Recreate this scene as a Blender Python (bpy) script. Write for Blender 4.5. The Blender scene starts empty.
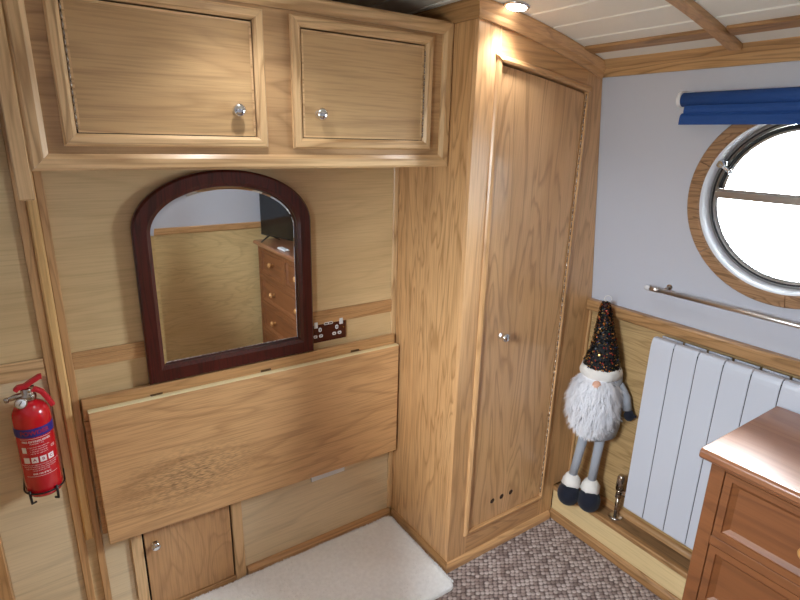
import bpy, bmesh, math, random
from mathutils import Vector, Matrix
random.seed(7)
PI = math.pi

# ------------------------------------------------------------------ camera
scn = bpy.context.scene
COL = scn.collection
cam_d = bpy.data.cameras.new('camera')
cam = bpy.data.objects.new('camera', cam_d)
COL.objects.link(cam)
scn.camera = cam
yaw, pit, rol = 0.6, 0.2934, 0.0246
fwd = Vector((math.sin(yaw)*math.cos(pit), math.cos(yaw)*math.cos(pit), -math.sin(pit)))
rgt = Vector((math.cos(yaw), -math.sin(yaw), 0))
up = rgt.cross(fwd)
r2 = rgt*math.cos(rol) + up*math.sin(rol)
u2 = -rgt*math.sin(rol) + up*math.cos(rol)
m = Matrix((r2, u2, -fwd)).transposed().to_4x4()
m.translation = Vector((-1.1306, -1.6858, 1.6082))
cam.matrix_world = m
cam_d.sensor_fit = 'HORIZONTAL'
cam_d.sensor_width = 36.0
cam_d.lens = 36.0*536.8/800.0
cam_d.clip_start = 0.02

# ------------------------------------------------------------------ daylight
world = bpy.data.worlds.new('overcast_sky')
scn.world = world
world.use_nodes = True
bg = world.node_tree.nodes['Background']
wt = world.node_tree
_tc = wt.nodes.new('ShaderNodeTexCoord'); _sx = wt.nodes.new('ShaderNodeSeparateXYZ'); _mr = wt.nodes.new('ShaderNodeMapRange')
_cr = wt.nodes.new('ShaderNodeValToRGB')
wt.links.new(_tc.outputs['Generated'], _sx.inputs[0]); wt.links.new(_sx.outputs['Z'], _mr.inputs['Value'])
_mr.inputs['From Min'].default_value = -0.15; _mr.inputs['From Max'].default_value = 0.8
wt.links.new(_mr.outputs[0], _cr.inputs['Fac'])
_e = _cr.color_ramp.elements
_e[0].position = 0.0; _e[0].color = (0.33, 0.35, 0.35, 1)
_e[1].position = 1.0; _e[1].color = (2.1, 2.25, 2.45, 1)
_q = _e.new(0.25); _q.color = (0.59, 0.65, 0.72, 1)
wt.links.new(_cr.outputs[0], bg.inputs['Color'])
bg.inputs['Strength'].default_value = 40.0

WIN_Y, WIN_Z, WIN_R = -1.044, 1.445, 0.2535
TUM = 0.127            # the upper walls lean in
def portal(name, loc, direction):
    l = bpy.data.lights.new(name, 'AREA')
    l.shape = 'DISK'; l.size = 0.50
    l.cycles.is_portal = True
    o = bpy.data.objects.new(name, l); COL.objects.link(o)
    o.location = loc
    o.rotation_euler = Vector(direction).to_track_quat('-Z', 'Y').to_euler()
portal('window_portal', (0.70, WIN_Y, WIN_Z), (-1, 0, -0.127))
portal('window_portal', (-1.41, WIN_Y, WIN_Z), (1, 0, -0.127))

vs = scn.view_settings
vs.view_transform = 'Standard'
vs.look = 'None'
vs.exposure = 0.78
vs.gamma = 1.0
vs.use_curve_mapping = False
LAMP_POWER = 3.6

# ------------------------------------------------------------------ helpers
def lin(h):
    h = h.lstrip('#')
    out = []
    for i in (0, 2, 4):
        c = int(h[i:i+2], 16)/255.0
        out.append(c/12.92 if c <= 0.04045 else ((c+0.055)/1.055)**2.4)
    return (out[0], out[1], out[2], 1.0)

def new_mat(name):
    mt = bpy.data.materials.new(name)
    mt.use_nodes = True
    return mt, mt.node_tree.nodes, mt.node_tree.links, mt.node_tree.nodes['Principled BSDF']

def plain(name, col, rough=0.5, metal=0.0, coat=0.0, spec=0.5, bump=0.0, bscale=200, sheen=0.0):
    mt, N, L, b = new_mat(name)
    b.inputs['Base Color'].default_value = lin(col)
    b.inputs['Roughness'].default_value = rough
    b.inputs['Metallic'].default_value = metal
    b.inputs['Coat Weight'].default_value = coat
    b.inputs['Specular IOR Level'].default_value = spec
    b.inputs['Sheen Weight'].default_value = sheen
    tc = N.new('ShaderNodeTexCoord')
    nz = N.new('ShaderNodeTexNoise'); nz.inputs['Scale'].default_value = bscale
    nz.inputs['Detail'].default_value = 3
    L.new(tc.outputs['Object'], nz.inputs['Vector'])
    mr = N.new('ShaderNodeMapRange')
    mr.inputs['To Min'].default_value = max(0.02, rough-0.05); mr.inputs['To Max'].default_value = rough+0.05
    L.new(nz.outputs['Fac'], mr.inputs['Value']); L.new(mr.outputs['Result'], b.inputs['Roughness'])
    if bump:
        bp_ = N.new('ShaderNodeBump'); bp_.inputs['Strength'].default_value = bump
        bp_.inputs['Distance'].default_value = 0.002
        L.new(nz.outputs['Fac'], bp_.inputs['Height']); L.new(bp_.outputs['Normal'], b.inputs['Normal'])
    return mt

def adj(h):
    r_, g_, b_ = [int(h[i:i+2], 16)/255 for i in (0, 2, 4)]
    m_ = (r_+g_+b_)/3
    o_ = [min(0.93, (m_+(c-m_)*0.92)*k) for c, k in ((r_, 1.13), (g_, 1.115), (b_, 1.09))]
    return '%02x%02x%02x' % tuple(int(c*255) for c in o_)
def wood(name, light, mid, dark, axis='Z', scale=7.0, stretch=0.12, rings=3.2, contrast=0.55,
         rough=0.36, coat=0.15, streak=0.35, knots=False, blotch=0.25, wear=False):
    """Plain-sawn timber: contour lines of a stretched noise make the cathedral figure."""
    if 'pine' not in name and 'mahog' not in name and 'socket' not in name: light, mid = adj(light), adj(mid)
    mt, N, L, b = new_mat(name)
    tc = N.new('ShaderNodeTexCoord'); oi = N.new('ShaderNodeObjectInfo')
    mul = N.new('ShaderNodeMath'); mul.operation = 'MULTIPLY'; mul.inputs[1].default_value = 37.0
    L.new(oi.outputs['Random'], mul.inputs[0])
    add = N.new('ShaderNodeVectorMath'); add.operation = 'ADD'
    L.new(tc.outputs['Object'], add.inputs[0]); L.new(mul.outputs[0], add.inputs[1])
    def mapped(al, ac):
        mp = N.new('ShaderNodeMapping')
        s = [ac, ac, ac]; s['XYZ'.index(axis)] = al
        mp.inputs['Scale'].default_value = s
        L.new(add.outputs[0], mp.inputs['Vector'])
        return mp
    m1 = mapped(stretch, 1.0)
    n1 = N.new('ShaderNodeTexNoise'); n1.inputs['Scale'].default_value = scale
    n1.inputs['Detail'].default_value = 3.2; n1.inputs['Roughness'].default_value = 0.42
    n1.inputs['Distortion'].default_value = 0.6
    L.new(m1.outputs[0], n1.inputs['Vector'])
    k = N.new('ShaderNodeMath'); k.operation = 'MULTIPLY'; k.inputs[1].default_value = rings*2
    L.new(n1.outputs['Fac'], k.inputs[0])
    fr = N.new('ShaderNodeMath'); fr.operation = 'FRACT'; L.new(k.outputs[0], fr.inputs[0])
    rp = N.new('ShaderNodeValToRGB')
    e = rp.color_ramp.elements
    e[0].position = 0.0; e[0].color = (0, 0, 0, 1)
    e[1].position = 1.0; e[1].color = (0, 0, 0, 1)
    a = e.new(0.55); a.color = (0.12, 0.12, 0.12, 1)
    a = e.new(0.80); a.color = (1, 1, 1, 1)
    a = e.new(0.90); a.color = (0.3, 0.3, 0.3, 1)
    L.new(fr.outputs[0], rp.inputs['Fac'])
    # pores
    m2 = mapped(7.0, 230.0)
    n2 = N.new('ShaderNodeTexNoise'); n2.inputs['Scale'].default_value = 1.0
    n2.inputs['Detail'].default_value = 2.0
    L.new(m2.outputs[0], n2.inputs['Vector'])
    r2_ = N.new('ShaderNodeMapRange'); r2_.inputs['From Min'].default_value = 0.45
    r2_.inputs['From Max'].default_value = 0.75
    L.new(n2.outputs['Fac'], r2_.inputs['Value'])
    # broad tone
    m3 = mapped(1.2, 6.0)
    n3 = N.new('ShaderNodeTexNoise'); n3.inputs['Scale'].default_value = 1.0; n3.inputs['Detail'].default_value = 3
    L.new(m3.outputs[0], n3.inputs['Vector'])
    base = N.new('ShaderNodeMix'); base.data_type = 'RGBA'
    base.inputs['A'].default_value = lin(light); base.inputs['B'].default_value = lin(mid)
    r3 = N.new('ShaderNodeMapRange'); r3.inputs['From Min'].default_value = 0.5-blotch
    r3.inputs['From Max'].default_value = 0.5+blotch
    L.new(n3.outputs['Fac'], r3.inputs['Value']); L.new(r3.outputs[0], base.inputs['Factor'])
    g = N.new('ShaderNodeMix'); g.data_type = 'RGBA'; g.inputs['B'].default_value = lin(dark)
    gm = N.new('ShaderNodeMath'); gm.operation = 'MULTIPLY'; gm.inputs[1].default_value = contrast
    L.new(rp.outputs['Color'], gm.inputs[0]); L.new(gm.outputs[0], g.inputs['Factor'])
    L.new(base.outputs['Result'], g.inputs['A'])
    p = N.new('ShaderNodeMix'); p.data_type = 'RGBA'; p.inputs['B'].default_value = lin(dark)
    pm = N.new('ShaderNodeMath'); pm.operation = 'MULTIPLY'; pm.inputs[1].default_value = streak
    L.new(r2_.outputs[0], pm.inputs[0]); L.new(pm.outputs[0], p.inputs['Factor'])
    L.new(g.outputs['Result'], p.inputs['A'])
    out = p.outputs['Result']
    if knots:
        vo = N.new('ShaderNodeTexVoronoi'); vo.inputs['Scale'].default_value = 5.5
        mk = mapped(0.6, 1.0); L.new(mk.outputs[0], vo.inputs['Vector'])
        kr = N.new('ShaderNodeMapRange'); kr.inputs['From Min'].default_value = 0.035
        kr.inputs['From Max'].default_value = 0.085; kr.inputs['To Min'].default_value = 0.75; kr.inputs['To Max'].default_value = 0
        L.new(vo.outputs['Distance'], kr.inputs['Value'])
        kx = N.new('ShaderNodeMix'); kx.data_type = 'RGBA'; kx.inputs['B'].default_value = lin('3a1a0c')
        L.new(kr.outputs[0], kx.inputs['Factor']); L.new(out, kx.inputs['A']); out = kx.outputs['Result']
    if wear:
        nw = N.new('ShaderNodeTexNoise'); nw.inputs['Scale'].default_value = 1.0; nw.inputs['Detail'].default_value = 5
        mw = N.new('ShaderNodeMapping'); mw.inputs['Scale'].default_value = (55, 55, 240)
        L.new(tc.outputs['Object'], mw.inputs['Vector']); L.new(mw.outputs[0], nw.inputs['Vector'])
        gr = N.new('ShaderNodeTexGradient'); gr.gradient_type = 'SPHERICAL'
        mg = N.new('ShaderNodeMapping'); mg.inputs['Location'].default_value = wear[0]
        mg.inputs['Scale'].default_value = wear[1]
        L.new(tc.outputs['Object'], mg.inputs['Vector']); L.new(mg.outputs[0], gr.inputs['Vector'])
        w1 = N.new('ShaderNodeMapRange'); w1.inputs['From Min'].default_value = 0.40; w1.inputs['From Max'].default_value = 0.72
        L.new(nw.outputs['Fac'], w1.inputs['Value'])
        wm = N.new('ShaderNodeMath'); wm.operation = 'MULTIPLY'
        L.new(w1.outputs[0], wm.inputs[0]); L.new(gr.outputs['Fac'], wm.inputs[1])
        wx = N.new('ShaderNodeMix'); wx.data_type = 'RGBA'; wx.inputs['B'].default_value = lin('54402a')
        L.new(wm.outputs[0], wx.inputs['Factor']); L.new(out, wx.inputs['A']); out = wx.outputs['Result']
    L.new(out, b.inputs['Base Color'])
    b.inputs['Roughness'].default_value = rough
    b.inputs['Coat Weight'].default_value = coat
    b.inputs['Coat Roughness'].default_value = 0.12 if 'pine_top' in name else 0.25
    bp_ = N.new('ShaderNodeBump'); bp_.inputs['Strength'].default_value = 0.12
    bp_.inputs['Distance'].default_value = 0.001
    L.new(n2.outputs['Fac'], bp_.inputs['Height']); L.new(bp_.outputs['Normal'], b.inputs['Normal'])
    return mt

class MB:
    def __init__(s): s.v = []; s.f = []; s.mi = []; s.cur = 0; s.sm = []
    def add(s, vs_, fs, smooth=False):
        o = len(s.v); s.v += [tuple(q) for q in vs_]
        for f in fs: s.f.append([i+o for i in f]); s.mi.append(s.cur); s.sm.append(smooth)
        return s
    def box(s, x0, x1, y0, y1, z0, z1):
        x0, x1 = sorted((x0, x1)); y0, y1 = sorted((y0, y1)); z0, z1 = sorted((z0, z1))
        v = [(x, y, z) for x in (x0, x1) for y in (y0, y1) for z in (z0, z1)]
        return s.add(v, [(0,1,3,2),(4,6,7,5),(0,4,5,1),(2,3,7,6),(0,2,6,4),(1,5,7,3)])
    def prism(s, poly, fn, a, b, smooth=False):
        """poly: 2-D outline; fn(u, v, t) -> 3-D; extruded from t=a to t=b"""
        n = len(poly)
        v = [fn(p[0], p[1], a) for p in poly] + [fn(p[0], p[1], b) for p in poly]
        fs = [(i, (i+1) % n, n+(i+1) % n, n+i) for i in range(n)]
        s.add(v, fs, smooth)
        s.add(v, [list(range(n))[::-1], list(range(n, 2*n))])
        return s
    def tube(s, pts, r, seg=12, caps=True, smooth=True):
        pts = [Vector(p) for p in pts]; n = len(pts)
        rs = r if isinstance(r, (list, tuple)) else [r]*n
        t0 = (pts[1]-pts[0]).normalized()
        ref = Vector((0, 0, 1)) if abs(t0.z) < 0.9 else Vector((1, 0, 0))
        u = t0.cross(ref).normalized(); v = []; fs = []
        for i in range(n):
            t = (pts[min(i+1, n-1)]-pts[max(i-1, 0)]).normalized()
            u = (u - t*u.dot(t)).normalized(); w = t.cross(u)
            for k in range(seg):
                a = 2*PI*k/seg
                v.append(pts[i]+(u*math.cos(a)+w*math.sin(a))*rs[i])
        for i in range(n-1):
            for k in range(seg):
                fs.append((i*seg+k, i*seg+(k+1) % seg, (i+1)*seg+(k+1) % seg, (i+1)*seg+k))
        s.add(v, fs, smooth)
        if caps:
            s.add(v[:seg], [list(range(seg))[::-1]]); s.add(v[-seg:], [list(range(seg))])
        return s
    def lathe(s, prof, origin, axis, seg=32, smooth=True, sx=1.0, sy=1.0):
        """prof: (radius, distance along axis)"""
        a = Vector(axis).normalized(); o = Vector(origin)
        ref = Vector((0, 0, 1)) if abs(a.z) < 0.9 else Vector((0, 1, 0))
        u = a.cross(ref).normalized(); w = a.cross(u)
        v = []; fs = []
        for r, h in prof:
            for k in range(seg):
                t = 2*PI*k/seg
                v.append(o + a*h + u*math.cos(t)*r*sx + w*math.sin(t)*r*sy)
        for i in range(len(prof)-1):
            for k in range(seg):
                fs.append((i*seg+k, i*seg+(k+1) % seg, (i+1)*seg+(k+1) % seg, (i+1)*seg+k))
        return s.add(v, fs, smooth)
    def build(s, name, mat, parent=None, bevel=0.0, seg=1, subsurf=0, label=None):
        me = bpy.data.meshes.new(name)
        off = parent_loc(parent)
        me.from_pydata([(a[0]-off[0], a[1]-off[1], a[2]-off[2]) for a in s.v], [], s.f)
        mats = mat if isinstance(mat, (list, tuple)) else [mat]
        for q in mats: me.materials.append(q)
        me.polygons.foreach_set('material_index', s.mi)
        me.polygons.foreach_set('use_smooth', s.sm)
        bm = bmesh.new(); bm.from_mesh(me)
        bmesh.ops.remove_doubles(bm, verts=bm.verts, dist=1e-5)
        bmesh.ops.recalc_face_normals(bm, faces=bm.faces)
        bm.to_mesh(me); bm.free(); me.update()
        o = bpy.data.objects.new(name, me); COL.objects.link(o)
        if parent is not None: o.parent = parent
        if bevel:
            md = o.modifiers.new('bevel', 'BEVEL'); md.width = bevel; md.segments = seg
            md.limit_method = 'ANGLE'; md.angle_limit = math.radians(40)
        if subsurf:
            md = o.modifiers.new('sub', 'SUBSURF'); md.levels = subsurf; md.render_levels = subsurf
        if label: o['label'] = label
        return o

def parent_loc(p):
    v = Vector((0, 0, 0))
    while p is not None:
        v += p.location; p = p.parent
    return v

def thing(name, label, cat, loc, group=None):
    o = bpy.data.objects.new(name, None); COL.objects.link(o)
    o.empty_display_size = 0.05
    o.location = loc; o['label'] = label; o['category'] = cat
    if group: o['group'] = group
    return o
def tag(o, label, cat, group=None):
    o['label'] = label; o['category'] = cat
    if group: o['group'] = group
    return o
def struct(o):
    o['kind'] = 'structure'; return o

def ceilz(x): return 2.01 - 0.155*(x+0.38)**2
def hull(z):                                    # inner face of the right hull side
    return 0.692 if z <= 1.0 else 0.692 - TUM*(z-1.0)
HL = -1.39
def hull_l(z): return HL if z <= 1.0 else HL + TUM*(z-1.0)

# ------------------------------------------------------------------ materials
M = {}
M['panel'] = wood('pale_oak_veneer', 'cdb48a', 'bda177', '9a7c52', 'X', scale=5, stretch=0.10, rings=5.0, contrast=0.16, streak=0.25, blotch=0.22)
M['panel_low'] = wood('pale_oak_veneer_low', 'd3c2a4', 'c6b291', '95805f', 'X', scale=4, stretch=0.16, rings=5.0, contrast=0.20, streak=0.22)
M['panel_hull'] = wood('golden_oak_veneer', 'b3966b', 'a38559', '77582f', 'Y', scale=11, stretch=0.14, rings=6.0, contrast=0.42, streak=0.5)
M['panel_rear'] = wood('pale_oak_veneer_rear', 'cdb585', 'bea373', '8d7350', 'X', scale=7, stretch=0.2, rings=6.0, contrast=0.25, streak=0.36)
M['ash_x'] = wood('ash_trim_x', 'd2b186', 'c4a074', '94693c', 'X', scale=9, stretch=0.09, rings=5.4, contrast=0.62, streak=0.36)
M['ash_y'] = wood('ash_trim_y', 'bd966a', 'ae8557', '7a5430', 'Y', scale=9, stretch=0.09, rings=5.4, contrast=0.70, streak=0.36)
M['ash_z'] = wood('ash_trim_z', 'd2b186', 'c4a074', '94693c', 'Z', scale=9, stretch=0.09, rings=5.4, contrast=0.62, streak=0.36)
M['post'] = wood('honey_ash_post', 'dcb682', 'cfa468', 'ab8048', 'Z', scale=20, stretch=0.05, rings=3.4, contrast=0.31, streak=0.30)
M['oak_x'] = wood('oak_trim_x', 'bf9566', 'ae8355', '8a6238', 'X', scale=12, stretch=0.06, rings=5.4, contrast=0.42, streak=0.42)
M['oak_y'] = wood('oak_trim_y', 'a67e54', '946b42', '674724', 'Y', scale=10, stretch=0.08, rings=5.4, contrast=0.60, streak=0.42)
M['oak_z'] = wood('oak_trim_z', 'bf9566', 'ae8355', '8a6238', 'Z', scale=12, stretch=0.06, rings=5.4, contrast=0.42, streak=0.42)
M['cup_board'] = wood('cupboard_oak_board', 'b8946a', 'a9845b', '7a5530', 'X', scale=5, stretch=0.14, rings=5.4, contrast=0.42, streak=0.30)
M['cup_door'] = wood('cupboard_oak_door', 'bd9c70', 'ae8b60', '7e5c36', 'X', scale=4, stretch=0.13, rings=5.4, contrast=0.31, streak=0.32)
M['leaf'] = wood('oak_table_leaf', 'c9a173', 'bd9265', '8f6236', 'X', scale=4.2, stretch=0.16, rings=5.0, contrast=0.36, streak=0.45, blotch=0.5,
                 wear=((0.95, 0.0, -1.40), (3.4, 1.0, 7.6)))
M['edge_light'] = wood('leaf_edge_light', 'e6cfa8', 'dcc296', 'b8925e', 'X', scale=9, stretch=0.09, rings=3, contrast=0.14, streak=0.2)  # pale strip paints the light caught along the leaf's top edge
M['side'] = wood('wardrobe_side_oak', 'c49a6c', 'b58a5c', '8b6033', 'Z', scale=11, stretch=0.10, rings=6.1, contrast=0.60, streak=0.48)
M['wdoor'] = wood('wardrobe_door_oak', 'cda377', 'bd9163', '96683a', 'Z', scale=7.5, stretch=0.14, rings=6.1, contrast=0.50, streak=0.30, rough=0.3, coat=0.3)
M['wframe'] = wood('wardrobe_frame_ash', 'cda275', 'be9162', '96693c', 'Z', scale=9, stretch=0.10, rings=5.4, contrast=0.42, streak=0.36, rough=0.3, coat=0.3)
M['wframe_x'] = wood('wardrobe_frame_ash_x', 'c89c6d', 'b98b5b', '8c6036', 'X', scale=9, stretch=0.10, rings=5.4, contrast=0.42, streak=0.36, rough=0.3, coat=0.3)
M['lowdoor'] = wood('low_door_oak', 'b88e62', 'a87d51', '7c5430', 'Z', scale=5, stretch=0.3, rings=5.4, contrast=0.28, streak=0.36)
M['winring'] = wood('porthole_oak', 'a48060', '93704f', '66492e', 'Y', scale=16, stretch=0.2, rings=5.4, contrast=0.72, streak=0.54)
M['pine_y'] = wood('varnished_pine_y', '8a5530', '784726', '4a2511', 'Y', scale=7, stretch=0.10, rings=4.6, contrast=0.36, streak=0.18, knots=True, rough=0.52, coat=0.0)
M['pine_x'] = wood('varnished_pine_x', '8f5731', '7e4a27', '4f2812', 'X', scale=7, stretch=0.10, rings=4.6, contrast=0.36, streak=0.18, rough=0.38, coat=0.15)
M['pine_z'] = wood('varnished_pine_z', '8f5a35', '7e4c2b', '6a3417', 'Z', scale=7, stretch=0.10, rings=4.6, contrast=0.36, streak=0.18, rough=0.38, coat=0.15)
M['pine_top'] = wood('varnished_pine_top', '9c6b4c', '8b5a3d', '6a3417', 'Y', scale=6, stretch=0.10, rings=4.6, contrast=0.36, streak=0.18, rough=0.28, coat=0.45)
M['pineknob'] = wood('turned_pine', 'd29b62', 'c58a50', '8e5a2c', 'X', scale=30, stretch=0.2, rings=3.4, contrast=0.43, rough=0.3, coat=0.4)
M['mahog'] = wood('mahogany_stain', '551a15', '47130f', '260807', 'Z', scale=20, stretch=0.06, rings=4.0, contrast=0.72, streak=0.48, rough=0.34, coat=0.2)
M['ledge_top'] = wood('dark_worn_ledge', '8b6a48', '75563a', '45301c', 'Y', scale=10, stretch=0.08, rings=5.4, contrast=0.52, streak=0.48)
M['ledge_front'] = wood('pale_ledge_board', 'cdb68a', 'bfa67a', '957c50', 'Y', scale=5, stretch=0.15, rings=4.0, contrast=0.10, streak=0.30)
M['white_wall'] = plain('white_wall_paint', 'c3c5d0', 0.55, bump=0.15, bscale=120)
M['white_paint'] = plain('white_gloss_paint', 'e8e9ee', 0.35)
M['board'] = plain('off_white_ceiling_board', 'efebe2', 0.5, bump=0.1)
M['groove'] = plain('lit_ceiling_groove', 'fbf9f4', 0.5)  # paler than the boards: light caught in the grooves, painted in
M['radiator'] = plain('white_radiator_enamel', 'c6c9d4', 0.3, coat=0.2)
M['rad_gap'] = plain('radiator_grey_inside', '9a9da5', 0.5)
M['gap_shade'] = plain('radiator_gap_shade', '23262c', 0.7)  # dark strip paints the shade in the gaps between sections
M['rodm'] = plain('satin_rod', 'dad6d2', 0.3, 1.0)
M['chrome'] = plain('polished_chrome', 'e4e6ea', 0.08, 1.0)
M['steel'] = plain('brushed_nickel', 'b5aa9f', 0.25, 1.0)
M['alu'] = plain('brushed_aluminium', 'b9b6b4', 0.3, 1.0)
M['rubber'] = plain('black_rubber', '17181c', 0.5)
M['tarnish'] = plain('tarnished_brass', '6a5238', 0.4, 0.8)
M['dark'] = plain('dark_gap', '1c130c', 0.8)
M['blue'] = plain('royal_blue_blind_fabric', '1b4a92', 0.75, bump=0.3, bscale=900)
M['plastic'] = plain('white_plastic', 'eceef2', 0.3)
M['clear'] = plain('clear_acrylic', 'd8d8dc', 0.12, spec=0.8)
M['socket'] = wood('dark_wood_socket_plate', '57281a', '4a1f15', '2a0f0a', 'X', scale=18, stretch=0.15, rings=4.0, contrast=0.42, rough=0.25, coat=0.4)
M['brass'] = plain('brass_screw', 'd0a860', 0.25, 1.0)
M['red'] = plain('red_gloss_enamel', 'c4101f', 0.22, coat=0.5)
M['redp'] = plain('red_plastic_lever', 'c81e2e', 0.35)
M['band'] = plain('blue_label_band', '2a2a86', 0.35)
M['ink_w'] = plain('white_label_ink', 'efe3e6', 0.4)
M['ink_r'] = plain('dull_red_label_ink', 'a02048', 0.4)
M['blackm'] = plain('black_wire_enamel', '16161a', 0.4)
M['navy'] = plain('navy_felt', '0b1022', 0.9, sheen=0.1, bump=0.4, bscale=700)
M['greyk'] = plain('grey_knit', 'a5a9b3', 0.9, bump=0.8, bscale=500)
M['fleece'] = plain('cream_fleece', 'e6e1dc', 0.95, bump=1.0, bscale=350)
M['fur'] = plain('silver_white_fur', 'f2f1f6', 0.8)
M['skin'] = plain('pink_felt_nose', 'd9a891', 0.8)
M['cord'] = plain('white_cord', 'dcdad6', 0.7)
M['tvcase'] = plain('black_tv_plastic', '101216', 0.3)
M['screen'] = plain('glossy_black_screen', '0a0d12', 0.12, coat=0.4)

def make_glass():
    mt, N, L, b = new_mat('window_glass')
    N.remove(b)
    out = N['Material Output']
    tr = N.new('ShaderNodeBsdfTransparent'); gl = N.new('ShaderNodeBsdfGlossy')
    gl.inputs['Roughness'].default_value = 0.02
    tr.inputs['Color'].default_value = (0.97, 0.99, 0.98, 1)
    fz = N.new('ShaderNodeFresnel'); fz.inputs['IOR'].default_value = 1.45
    mx = N.new('ShaderNodeMixShader')
    L.new(fz.outputs[0], mx.inputs[0]); L.new(tr.outputs[0], mx.inputs[1]); L.new(gl.outputs[0], mx.inputs[2])
    L.new(mx.outputs[0], out.inputs['Surface'])
    return mt
M['glass'] = make_glass()
mt, N, L, b = new_mat('mirror_silver')
b.inputs['Base Color'].default_value = (0.86, 0.88, 0.88, 1); b.inputs['Metallic'].default_value = 1.0
b.inputs['Roughness'].default_value = 0.015
M['mirror'] = mt
mt, N, L, b = new_mat('lit_lamp_lens')
b.inputs['Base Color'].default_value = (1, 1, 1, 1)
b.inputs['Emission Color'].default_value = (0.95, 0.97, 1, 1); b.inputs['Emission Strength'].default_value = 16.0
M['lamp'] = mt

# carpet: tufted loops in mixed yarn tones, shade between them painted dark
mt, N, L, b = new_mat('woven_loop_carpet')
tc = N.new('ShaderNodeTexCoord')
vo = N.new('ShaderNodeTexVoronoi'); vo.inputs['Scale'].default_value = 54; vo.inputs['Randomness'].default_value = 0.3
mp = N.new('ShaderNodeMapping'); mp.inputs['Rotation'].default_value = (0, 0, 0.6); mp.inputs['Scale'].default_value = (1, 1.25, 1)
nz0 = N.new('ShaderNodeTexNoise'); nz0.inputs['Scale'].default_value = 30
L.new(tc.outputs['Object'], mp.inputs[0]); L.new(mp.outputs[0], vo.inputs['Vector'])
sep = N.new('ShaderNodeSeparateColor'); L.new(vo.outputs['Color'], sep.inputs[0])
cr = N.new('ShaderNodeValToRGB'); e = cr.color_ramp.elements
e[0].position = 0.0; e[0].color = lin('806e68'); e[1].position = 1.0; e[1].color = lin('c2b3ac')
q = e.new(0.3); q.color = lin('a08d86')
L.new(sep.outputs[0], cr.inputs['Fac'])
nf = N.new('ShaderNodeTexNoise'); nf.inputs['Scale'].default_value = 420; nf.inputs['Detail'].default_value = 3
L.new(tc.outputs['Object'], nf.inputs['Vector'])
mx = N.new('ShaderNodeMix'); mx.data_type = 'RGBA'; mx.inputs['B'].default_value = lin('4a3836')
mr = N.new('ShaderNodeMapRange'); mr.inputs['From Min'].default_value = 0.38; mr.inputs['From Max'].default_value = 0.62
mr.inputs['To Max'].default_value = 0.85
L.new(vo.outputs['Distance'], mr.inputs['Value']); L.new(mr.outputs[0], mx.inputs['Factor']); L.new(cr.outputs[0], mx.inputs['A'])
m2 = N.new('ShaderNodeMix'); m2.data_type = 'RGBA'; m2.blend_type = 'OVERLAY'; m2.inputs['Factor'].default_value = 0.5
L.new(mx.outputs['Result'], m2.inputs['A']); L.new(nf.outputs['Fac'], m2.inputs['B'])
L.new(m2.outputs['Result'], b.inputs['Base Color'])
b.inputs['Roughness'].default_value = 0.95
inv = N.new('ShaderNodeMath'); inv.operation = 'SUBTRACT'; inv.inputs[0].default_value = 1.0
L.new(vo.outputs['Distance'], inv.inputs[1])
bu = N.new('ShaderNodeBump'); bu.inputs['Strength'].default_value = 1.0; bu.inputs['Distance'].default_value = 0.006
L.new(inv.outputs[0], bu.inputs['Height']); L.new(bu.outputs['Normal'], b.inputs['Normal'])
M['carpet'] = mt
# rug pile
mt, N, L, b = new_mat('cream_rug_pile')
tc = N.new('ShaderNodeTexCoord'); nz = N.new('ShaderNodeTexNoise'); nz.inputs['Scale'].default_value = 60; nz.inputs['Detail'].default_value = 4
L.new(tc.outputs['Object'], nz.inputs['Vector'])
cr = N.new('ShaderNodeValToRGB'); e = cr.color_ramp.elements
e[0].position = 0.3; e[0].color = lin('f0f0f0'); e[1].position = 0.7; e[1].color = lin('fbfbfb')
L.new(nz.outputs['Fac'], cr.inputs['Fac']); L.new(cr.outputs[0], b.inputs['Base Color'])
b.inputs['Roughness'].default_value = 0.95; b.inputs['Sheen Weight'].default_value = 0.3
M['rug'] = mt
# sequins: a colour of its own for every disc
mt, N, L, b = new_mat('sequin_foil')
ge = N.new('ShaderNodeNewGeometry'); cr = N.new('ShaderNodeValToRGB'); cr.color_ramp.interpolation = 'CONSTANT'
e = cr.color_ramp.elements
e[0].position = 0; e[0].color = lin('07080c'); e[1].position = 0.66; e[1].color = lin('7a4a22')
for p_, c_ in ((0.73, 'c8702c'), (0.80, 'a07c38'), (0.86, 'b83a34'), (0.91, '3a5690'), (0.93, 'e0a860'), (0.98, '4a6b4c')):
    q = e.new(p_); q.color = lin(c_)
L.new(ge.outputs['Random Per Island'], cr.inputs['Fac']); L.new(cr.outputs[0], b.inputs['Base Color'])
b.inputs['Metallic'].default_value = 0.7; b.inputs['Roughness'].default_value = 0.3
M['sequin'] = mt

# ================================================================== the room
YR = -2.10            # rear bulkhead
# floor
struct(MB().box(-1.45, 0.75, YR-0.05, 0.05, -0.04, 0.0).build('floor', M['carpet']))

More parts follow.
